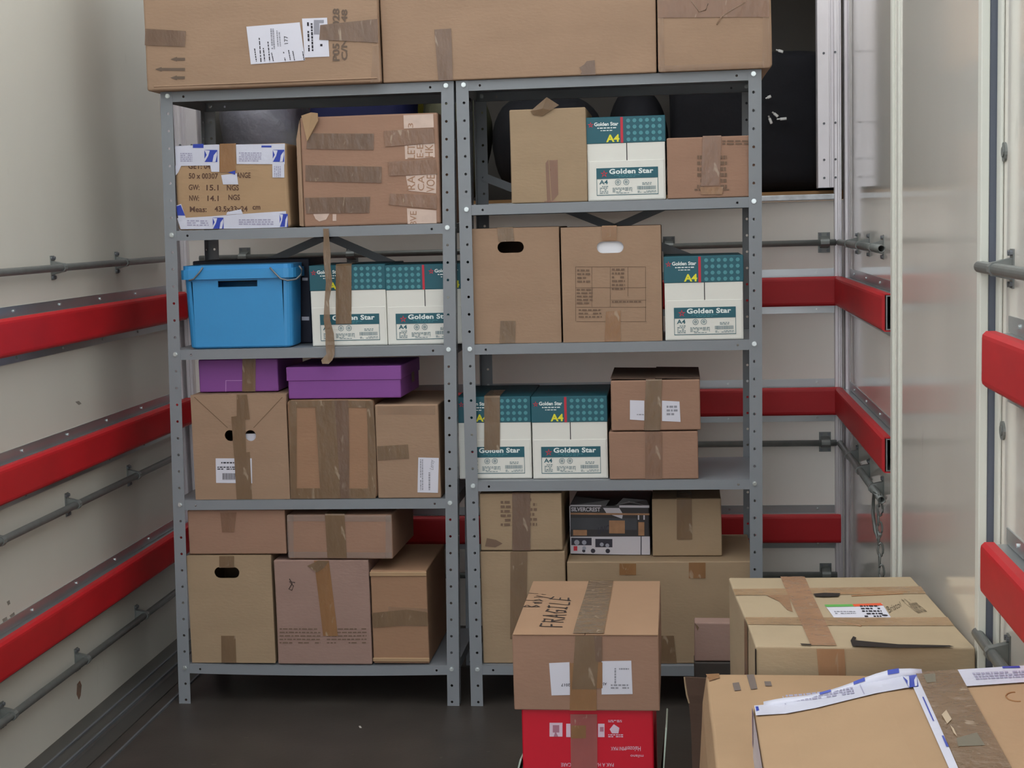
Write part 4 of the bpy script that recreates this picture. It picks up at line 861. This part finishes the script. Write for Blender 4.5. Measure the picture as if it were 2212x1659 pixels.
# green folded tray that the red carton stands in
GR = mat('green_plastic', (22, 110, 84), .45); tr = empty('open_tray', (red.X, red.Y, 0), 'green tray with pale raised edges around the foot of the red carton', 'tray')
xa_, za_ = at(1124, 1640, 1, red.Y)[0]-red.X, at(1124, 1640, 1, red.Y)[2]; xb2, zb2 = at(1438, 1577, 1, red.Y-.01)[0]-red.X, at(1438, 1577, 1, red.Y-.01)[2]
mb = MB(); mb.box(-red.w/2-.05, red.w/2+.002, .0, .44, .0, .005); mb.build('base', GR, tr)
for (x0, z0, x1, z1) in ((-red.w/2-.062, .003, xa_, za_), (red.w/2+.006, .003, xb2, zb2)):
    mb = MB(); mb.add([(x0, .0, z0), (x1, .0, z1), (x1, .30, z1*.8), (x0, .44, z0), (x0+.002, .0, z0), (x1+.002, .0, z1), (x1+.002, .30, z1*.8), (x0+.002, .44, z0)], [(0, 1, 2, 3), (7, 6, 5, 4), (0, 4, 5, 1), (1, 5, 6, 2), (2, 6, 7, 3), (3, 7, 4, 0)]); s1 = mb.build('side', GR, tr)
    mb = MB(); mb.tube([(x0+.001, -.001, z0), (x1+.001, -.001, z1), (x1+.001, .30, z1*.8)], .0022, 6); mb.build('edge', mat('pale_edge', (190, 208, 196), .5), s1)

# big tan carton at the right with crossed tape
BZ = .62
P = [at(x, y, 2, BZ) for x, y in ((1632, 1397), (2110, 1402), (1972, 1243), (1568, 1245))]
bx0, bx1, by = P[0][0], .541, P[0][1]
yawb = math.atan2(P[0][0]-P[3][0], P[3][1]-P[0][1])*.85
big = Box.raw('carton', 'large sand-coloured carton with crossed tape, torn front slit and colour label', 'box', K_sand, bx0, bx1-.002, by, 0, BZ, .545, yaw=yawb*.0, amp=.003, r=.004)
# skew the plan a little so the back edge leans left like the real one
for v in big.o.data.vertices: v.co.x -= v.co.y*math.tan(yawb)
_oP = big.P3
def P3s(u, v, e, side):
    p = _oP(u, v, e, side); p.x -= p.y*math.tan(yawb) if side != 'top' else p.y*math.tan(yawb); return p
big.P3 = P3s; _oF = big.F
def Fs(px, py, side='front'):
    u, v = _oF(px, py, side)
    if side == 'top': u += v*math.tan(yawb)
    return (u, v)
big.F = Fs
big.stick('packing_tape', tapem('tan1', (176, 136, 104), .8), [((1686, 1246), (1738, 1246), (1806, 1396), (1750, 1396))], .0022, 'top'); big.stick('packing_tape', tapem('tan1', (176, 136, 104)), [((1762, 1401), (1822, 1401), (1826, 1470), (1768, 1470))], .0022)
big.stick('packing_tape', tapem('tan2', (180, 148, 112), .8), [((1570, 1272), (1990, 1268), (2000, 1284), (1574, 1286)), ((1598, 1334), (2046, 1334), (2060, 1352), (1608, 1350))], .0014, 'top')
mb = MB()
big.poly(mb, [(1836, 1386), (1842, 1376), (1849, 1379), (1846, 1385), (1940, 1394), (2050, 1397), (2060, 1400), (1940, 1402), (1840, 1398)], .003, 'top')
big.poly(mb, [(1758, 1284), (1782, 1282), (1816, 1283), (1812, 1290), (1780, 1291), (1762, 1290)], .0026, 'top'); big.poly(mb, [(1727, 1393), (1752, 1394), (1750, 1396.5), (1730, 1396)], .0026, 'top')
mb.build('tear', mat('tear_dark', (34, 24, 20), .9), big.o)
mb = MB()
for a, c_ in (((1816, 1282), (1960, 1280)), ((1840, 1288), (1950, 1284)), ((1810, 1342), (1860, 1352))):
    mb.tube([big.P3(*big.F(*a, 'top'), .0015, 'top'), big.P3(*big.F(*c_, 'top'), .0015, 'top')], .0018, 5)
big.poly(mb, [(1656, 1286), (1704, 1284), (1712, 1322), (1700, 1318), (1684, 1300)], .0012, 'top')
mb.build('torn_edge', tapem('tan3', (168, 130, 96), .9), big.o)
big.stick('shipping_label', PAPER, [((1782, 1307), (1906, 1304), (1927, 1337), (1804, 1338))], .0012, 'top', label='white label with green and orange stripe')
mb = MB(); big.patch(mb, ((1781, 1307), (1842, 1306), (1846, 1311), (1786, 1312)), .0018, 'top'); mb.build('label_stripe', mat('green_print', (96, 172, 84), .5), big.o)
mb = MB(); big.patch(mb, ((1842, 1306), (1904, 1304), (1909, 1309), (1846, 1311)), .0018, 'top'); mb.build('label_stripe', mat('orange_print', (226, 92, 52), .5), big.o)
mb = MB(); big.bars(mb, ((1802, 1321), (1848, 1321), (1850, 1329), (1806, 1329)), 2, 'top', seg=7, e=.002, fill=.4); mb.build('printed_text', GREYINK, big.o)
mb = MB(); big.bars(mb, ((1858, 1309), (1898, 1309), (1914, 1336), (1870, 1336)), 5, 'top', seg=5, e=.002, fill=.5, seed=9); big.disc(mb, 1912, 1330, .006, .002, side='top'); mb.build('printed_text', INK, big.o)
mb = MB(); big.text(mb, 'Bristol', ((1912, 1312), (1944, 1300), (1950, 1310), (1922, 1324)), 'top', e=.001, bold=0, shear=.3); big.text(mb, 'Galleries', ((1944, 1296), (1966, 1292), (2004, 1322), (1984, 1326)), 'top', e=.001, bold=0, shear=.3); mb.build('marker_writing', mat('faded_marker', (110, 96, 76), .7), big.o)
mb = MB(); big.patch(mb, ((1604, 1354), (1614, 1362), (1614, 1440), (1600, 1440)), .002, 'left') if False else None
mb.rbox(-big.w/2-.0012, -big.w/2+.001, -.0035, .003, .02, BZ-.004, .001, 1); mb.build('corner_gap', mat('tear_dark', (34, 24, 20), .9), big.o)
mb = MB(); mb.add([big.P3(.14, BZ, .002, 'left'), big.P3(.20, BZ, .002, 'left'), big.P3(.20, BZ-.14, .002, 'left'), big.P3(.14, BZ-.16, .002, 'left')], [(0, 1, 2, 3)]); mb.build('packing_tape', T_brown, big.o)

# small pink carton on a dark box, between the shelves and the big carton
pk = Box.raw('storage_box', 'dark grey box on the floor under the small pinkish carton', 'box', mat('charcoal_board', (58, 52, 48), .6), .034, .155, 3.745, 0, .283, .07, amp=.0005)
pb = Box.raw('carton', 'small pinkish carton with a dented corner left of the large sand-coloured carton', 'box', K_pink, .036, .150, 3.75, .2845, .386, .05, amp=.003)
mb = MB(); q = [pb.P3(-pb.w/2, pb.h, .001, 'front'), pb.P3(-pb.w/2+.012, pb.h-.012, .001, 'front'), pb.P3(-pb.w/2+.008, pb.h-.022, .001, 'front')]; mb.add(q, [(0, 1, 2)]); mb.build('torn_corner', K_in, pb.o)

# tan carton with arrow marks, and the white-taped carton lying on it
TZ = .575; ty = at(1640, 1457, 2, TZ)[1]
tan = Box.raw('carton', 'golden tan carton with grey arrow marks beneath the white-taped carton', 'box', K_gold, at(1522, 1470, 1, ty)[0], .522, ty-.60, .0, TZ, .60, amp=.006, r=.006)
for v in tan.o.data.vertices:
    if v.co.x < 0: v.co.x -= .06*min(TZ-v.co.z, .28)
    if v.co.x < -tan.w/2+.02 and v.co.z > TZ-.012: v.co.x += .005
mb = MB()
for c in (((1615, 1460), (1631, 1459), (1637, 1490), (1623, 1492)), ((1584, 1478), (1598, 1476), (1602, 1493), (1588, 1495)), ((1652, 1474), (1666, 1474), (1668, 1484), (1654, 1484))): tan.patch(mb, c, .0014, 'top')
mb.build('printed_mark', mat('mark_grey', (112, 100, 94), .8), tan.o)
tan.stick('packing_tape', T_amber, [((1527, 1459), (1556, 1458), (1557, 1467), (1534, 1474))], .002, 'top')
NZ = .68; ny = at(1632, 1527, 2, NZ)[1]; nx0 = at(1628, 1540, 1, ny)[0]
near = Box.raw('carton', 'large golden carton edged in white and blue tape with wide brown tape over its top', 'box', K_gold, nx0, .528, ny-.55, TZ+.004, NZ, .55, amp=.0, r=.005)
def lift(x, y):     # the flaps bulge up towards the middle seam
    a = min(1, max(0, (x+near.w/2)/.26)); return (.052*a*a*(3-2*a) if a < 1 else .052+.012*min(1, (x+near.w/2-.26)/.15))
for v in near.o.data.vertices:
    if v.co.z > near.h*.5: v.co.z += lift(v.co.x, v.co.y)*min(1, (v.co.z-near.h*.5)/(near.h*.45))
_nP = near.P3
def P3n(u, v, e, side):
    p = _nP(u, v, e, side)
    if side == 'top': p.z += lift(u, v)
    elif v > near.h*.5: p.z += lift(u if side != 'left' else -near.w/2, 0)*min(1, (v-near.h*.5)/(near.h*.45))
    return p
near.P3 = P3n
nF = near.F
def Fn(px, py, side='front'):
    if side != 'top': return nF(px, py, side)
    z = NZ
    for _ in range(12):
        p = at(px, py, 2, z); z = NZ+lift(p.x-near.X, 0)
    return (p.x-near.X, p.y-near.Y)
near.F = Fn
def yb(x): return near.d-.001
def topstrip(name, m, c, e=.0016, label=None, parent=None): return near.stick(name, m, c, e, 'top', label)
edge = .05
near.stick('edge_tape', WT, [((-near.w/2+.001, near.d), (.055, near.d), (.052, near.d-.062), (-near.w/2+.001, near.d-.045))], .0022, 'top', px=False, label='white tape with blue marks')
near.stick('edge_tape', WT, [((1963, 1466), (1984, 1466), (2070, 1664), (2050, 1664))], .0026, 'top')
near.stick('edge_tape', WT, [((2068, 1450), (2230, 1440), (2230, 1476), (2088, 1486))], .0026, 'top')
mb = MB(); mb.patch = None
near.patch(mb, ((.0, near.h), (near.d, near.h), (near.d, near.h-.08), (0, near.h-.08)), .0016, 'left', px=False); mb.build('edge_tape', WT, near.o)
mbb = MB(); mbw = MB(); mbs = MB()
zblock(near, mbb, mbw, ((1950, 1466), (1980, 1462), (1984, 1487), (1964, 1490)), .0034, 'top')
near.patch(mbb, ((1632, 1530), (1638, 1530), (1640, 1538), (1634, 1540)), .003, 'top'); near.patch(mbb, ((2164, 1444), (2202, 1443), (2204, 1447), (2166, 1448)), .0034, 'top')
near.patch(mbb, ((2034, 1594), (2038, 1594), (2050, 1618), (2044, 1618)), .0034, 'top'); near.patch(mbb, ((1992, 1510), (1995, 1510), (2018, 1562), (2015, 1562)), .0034, 'top')
near.patch(mbb, ((near.d-.02, near.h), (near.d, near.h), (near.d, near.h-.06), (near.d-.015, near.h-.06)), .0026, 'left', px=False)
near.bars(mbs, ((1697, 1505), (1842, 1488), (1846, 1503), (1702, 1522)), 3, 'top', e=.003, seg=16, fill=.7); near.bars(mbs, ((2100, 1458), (2230, 1452), (2230, 1468), (2110, 1474)), 3, 'top', e=.0034, seg=14, fill=.7)
near.patch(mbs, ((1690, 1508), (1692, 1508), (1698, 1526), (1696, 1526)), .003, 'top'); near.patch(mbs, ((1856, 1482), (1858, 1482), (1868, 1503), (1866, 1503)), .003, 'top')
mbb.build('tape_print', BLUE, near.o); mbw.build('tape_print', WT, near.o); mbs.build('tape_print', SMEAR, near.o)
near.stick('packing_tape', T_olive, [((1977, 1456), (2068, 1450), (2186, 1664), (2072, 1664))], .0032, 'top', label='wide brown tape along the flap')
mb = MB()
for c in (((1994, 1462), (2020, 1460), (2022, 1478), (2002, 1480)), ((2066, 1600), (2110, 1588), (2128, 1616), (2070, 1618))): near.patch(mb, c, .0038, 'top')
mb.build('tape_stain', mat('tape_stain', (112, 106, 90), .5), near.o)
mb = MB()
for pts in ([(2034, 1550), (2044, 1540), (2056, 1560), (2046, 1570)], [(2052, 1572), (2060, 1580), (2068, 1598), (2060, 1590)]): near.poly(mb, pts, .0044, 'top')
mb.build('tape_tear', mat('tape_tear', (190, 172, 146), .5), near.o)
mb = MB(); n = 14; u, v = near.F(2196, 1506, 'top')
mb.tube([near.P3(u+.014*math.cos(math.radians(a)), v+.020*math.sin(math.radians(a)), .0006, 'top') for a in range(80, 290, 15)], .0011, 5); mb.build('ring_mark', mat('ring_mark', (150, 108, 68), .8), near.o)
# loose ends of white tape rising behind the back edge
mb = MB(); vs = []; N = 14
for i in range(N+1):
    a = i/N; x = -near.w/2+.015+a*.235; hump = .008*math.exp(-((a-.80)/.22)**2)+.005*math.exp(-((a-.12)/.14)**2)
    z0 = near.h+lift(x, 0); vs += [(x, near.d-.006, z0+.0006), (x, near.d+.004, z0+.004+hump)]
mb.add(vs, [(2*i, 2*i+2, 2*i+3, 2*i+1) for i in range(N)]); lt = mb.build('loose_tape', WT, near.o, smooth=True, solid=.0006)
for i0, i1 in ((5, 6), (8, 9), (11, 12)):
    mb = MB(); q = [Vector(vs[2*i0+1]), Vector(vs[2*i1+1]), Vector(vs[2*i1])*.5+Vector(vs[2*i1+1])*.5, Vector(vs[2*i0])*.5+Vector(vs[2*i0+1])*.5]
    mb.add([p+Vector((0, -.0012, .0012)) for p in q], [(0, 1, 2, 3)]); mb.build('tape_print', BLUE, lt)

# folded cardboard left of the golden tan carton, shade painted into its dark panel
fc = empty('folded_cardboard', (.02, 2.86, 0), 'dark folded piece of cardboard standing against the left of the golden tan carton', 'cardboard')
mb = MB(); vs = []; N = 8; ptsL = [(1479, 1462), (1481, 1480), (1484, 1500), (1489, 1518), (1493, 1560), (1495, 1600), (1496, 1640), (1497, 1700), (1498, 1760)]
zl = [at(x, y, 1, 2.95) for x, y in ptsL]; zb_ = zl[-1].z
for i, p in enumerate(zl): vs += [(p.x-.02, 2.95-2.86, p.z), (p.x+.075-.02, 2.90-2.86, p.z+.012)]
vs += [(zl[-1].x-.02, .09, 0), (zl[-1].x+.075-.02, .04, 0)]; n2 = len(vs)//2
mb.add(vs, [(2*i, 2*i+1, 2*i+3, 2*i+2) for i in range(n2-1)]); mb.build('panel', K_dark, fc, solid=.004)
mb = MB(); mb.tube([(p.x-.02, .088, p.z) for p in zl[:4]], .0022, 5); mb.build('raw_edge', K_tan, fc)

# ---------------------------------------------------------------- bags in the cab peak
BLK = mat('black_cloth', (18, 19, 27), .85, noise_amt=.2, bump=.5, bscale=14, bdist=.01); DARKC = mat('dark_cloth', (40, 40, 46), .9, noise_amt=.2)
PZ = LEDGE+.0125
def blob(name, label, cat, m, X, Y, z, rx, ry, rz, seed=0, p=3.2, amp=.03, group=None):
    mb = MB(); nu, nv = 28, 18; vs = []
    for j in range(nv+1):
        th = -math.pi/2+math.pi*j/nv
        for i in range(nu):
            ph = 2*math.pi*i/nu; c = lambda t: math.copysign(abs(math.cos(t))**(2/p), math.cos(t)); s_ = lambda t: math.copysign(abs(math.sin(t))**(2/p), math.sin(t))
            v = Vector((rx*c(th)*c(ph), ry*c(th)*s_(ph), rz*s_(th)))
            v += v.normalized()*noise.noise(v*5+Vector((seed, seed, 0)))*amp
            v.z = max(v.z, -rz); vs.append((v.x, v.y, v.z+rz))
    mb.add(vs, [(j*nu+i, j*nu+(i+1) % nu, (j+1)*nu+(i+1) % nu, (j+1)*nu+i) for j in range(nv) for i in range(nu)])
    return tag(mb.build(name, m, smooth=True, loc=(X, Y, z)), label, cat, group)
bag = blob('holdall_bag', 'large black bag with light zip pulls in the dark opening beside the shelves', 'bag', BLK, .275, 5.62, PZ, .285, .36, .245, 3, p=9, amp=.012)
def pull(px, ang, L, Y=5.243):
    p = at(px[0], px[1], 1, Y)-bag.location; mb = MB(); d = Vector((math.cos(ang), 0, math.sin(ang)))*L
    mb.tube([p, p+d*.35], .003, 6); mb.rbox(0, L*.7, -.003, .003, -.005, .005, .002)
    n = len(mb.v)-24
    k = len(mb.v); st = [i for i in range(14 if False else 0)]
    R_ = Matrix.Rotation(-ang, 3, 'Y'); base = 12
    mb.v = mb.v[:12]+[tuple(p+d*.3+R_ @ Vector(v)) for v in mb.v[12:]]
    mb.build('zip_pull', mat('zip_metal', (200, 200, 198), .35, metal=.3), bag)
pull((1676, 108), -.3, .026); pull((1654, 213), .4, .02); pull((1668, 242), -.7, .026); pull((1678, 258), .05, .034); pull((1660, 250), -1.2, .03)
blob('holdall_bag', 'black rounded bag lying in the cab peak behind the right shelves, left of centre', 'bag', BLK, -.45, 5.50, PZ, .20, .28, .19, 9, p=3)
blob('holdall_bag', 'black bag behind the top of the right shelves, right of the pale gap', 'bag', BLK, -.125, 5.60, PZ, .11, .34, .20, 5, p=2.4, amp=.01)
blob('plastic_sack', 'translucent grey plastic sack in the upper left opening', 'sack', mat('sack_grey', (138, 138, 150), .35, noise_amt=.25, nscale=5, bump=.8, bscale=9, bdist=.02), -1.50, 5.48, PZ, .17, .26, .24, 2, p=2.2, amp=.05)
cb = blob('patterned_bag', 'dark blue bag with yellow and red pattern between the upper left cartons', 'bag', mat('pattern_blue', (24, 34, 84), .7), -1.13, 5.55, PZ, .185, .3, .25, 6, p=5, amp=.012)
nt = cb.data.materials[0].node_tree; pb_ = nt.nodes['Principled BSDF']; tc = nt.nodes.new('ShaderNodeTexCoord'); vo = nt.nodes.new('ShaderNodeTexVoronoi'); vo.inputs['Scale'].default_value = 7
rp = nt.nodes.new('ShaderNodeValToRGB'); rp.color_ramp.interpolation = 'CONSTANT'; el = rp.color_ramp.elements; el[0].color = lin((22, 30, 82))+(1,); el[1].position = .45; el[1].color = lin((150, 30, 60))+(1,)
for p_, c_ in ((.6, (20, 60, 110)), (.8, (190, 180, 40))): e_ = rp.color_ramp.elements.new(p_); e_.color = lin(c_)+(1,)
sp = nt.nodes.new('ShaderNodeSeparateColor'); nt.links.new(tc.outputs['Object'], vo.inputs[0]); nt.links.new(vo.outputs['Color'], sp.inputs[0]); nt.links.new(sp.outputs[0], rp.inputs[0]); nt.links.new(rp.outputs[0], pb_.inputs['Base Color'])
blob('plastic_sack', 'dim olive plastic sack at the right end of the upper left opening', 'sack', mat('sack_olive', (84, 84, 62), .6, noise_amt=.3, bump=.6, bscale=9, bdist=.02), -.80, 5.50, PZ, .12, .25, .235, 8, p=2.4)

# ---------------------------------------------------------------- every stuck, printed or riveted piece becomes a part of its own
def split_pieces(o):
    me = o.data; nv = len(me.vertices); par = list(range(nv))
    def find(a):
        while par[a] != a: par[a] = par[par[a]]; a = par[a]
        return a
    for e in me.edges: par[find(e.vertices[0])] = find(e.vertices[1])
    isl = {}
    for i in range(nv): isl.setdefault(find(i), []).append(i)
    ks = list(isl)
    if len(ks) < 2 or len(ks) > 400: return
    lo = [Vector([min(me.vertices[i].co[c] for i in isl[k]) for c in range(3)]) for k in ks]; hi = [Vector([max(me.vertices[i].co[c] for i in isl[k]) for c in range(3)]) for k in ks]
    q = list(range(len(ks)))
    def f2(a):
        while q[a] != a: a = q[a]
        return a
    lim = .006 if o.name.startswith('rivet') else .02
    for a in range(len(ks)):
        for b in range(a):
            gap = Vector([max(0, lo[a][c]-hi[b][c], lo[b][c]-hi[a][c]) for c in range(3)]).length
            if gap <= (lim if lim < .01 else max(lim, .5*max(*(hi[a]-lo[a]), *(hi[b]-lo[b])))): q[f2(a)] = f2(b)
    groups = {}
    for a, k in enumerate(ks): groups.setdefault(f2(a), []).extend(isl[k])
    if len(groups) < 2: return
    own = {i: g for g, vs_ in groups.items() for i in vs_}; base = o.name.split('.')[0]; base = 'rivet' if base == 'rivets' else base
    for g, vs_ in groups.items():
        vs_ = sorted(vs_); ix = {v: i for i, v in enumerate(vs_)}; m2 = bpy.data.meshes.new(base)
        m2.from_pydata([me.vertices[i].co[:] for i in vs_], [], [[ix[v] for v in p.vertices] for p in me.polygons if own[p.vertices[0]] == g]); m2.materials.append(me.materials[0])
        for p in m2.polygons: p.use_smooth = me.polygons[0].use_smooth
        n = o.copy(); n.data = m2; n.name = base; C.objects.link(n)
    bpy.data.objects.remove(o)
SPLIT = {'rivets', 'star_logo', 'printed_text', 'printed_mark', 'tape_print', 'white_print', 'flap_seam', 'folded_edge', 'small_print', 'printed_picture', 'printed_icon', 'tear', 'torn_edge', 'tape_stain', 'tape_tear', 'tape_wrinkle', 'torn_flap'}
for o in [o for o in list(bpy.data.objects) if o.type == 'MESH' and o.parent and o.name.split('.')[0] in SPLIT and not o.children]: split_pieces(o)
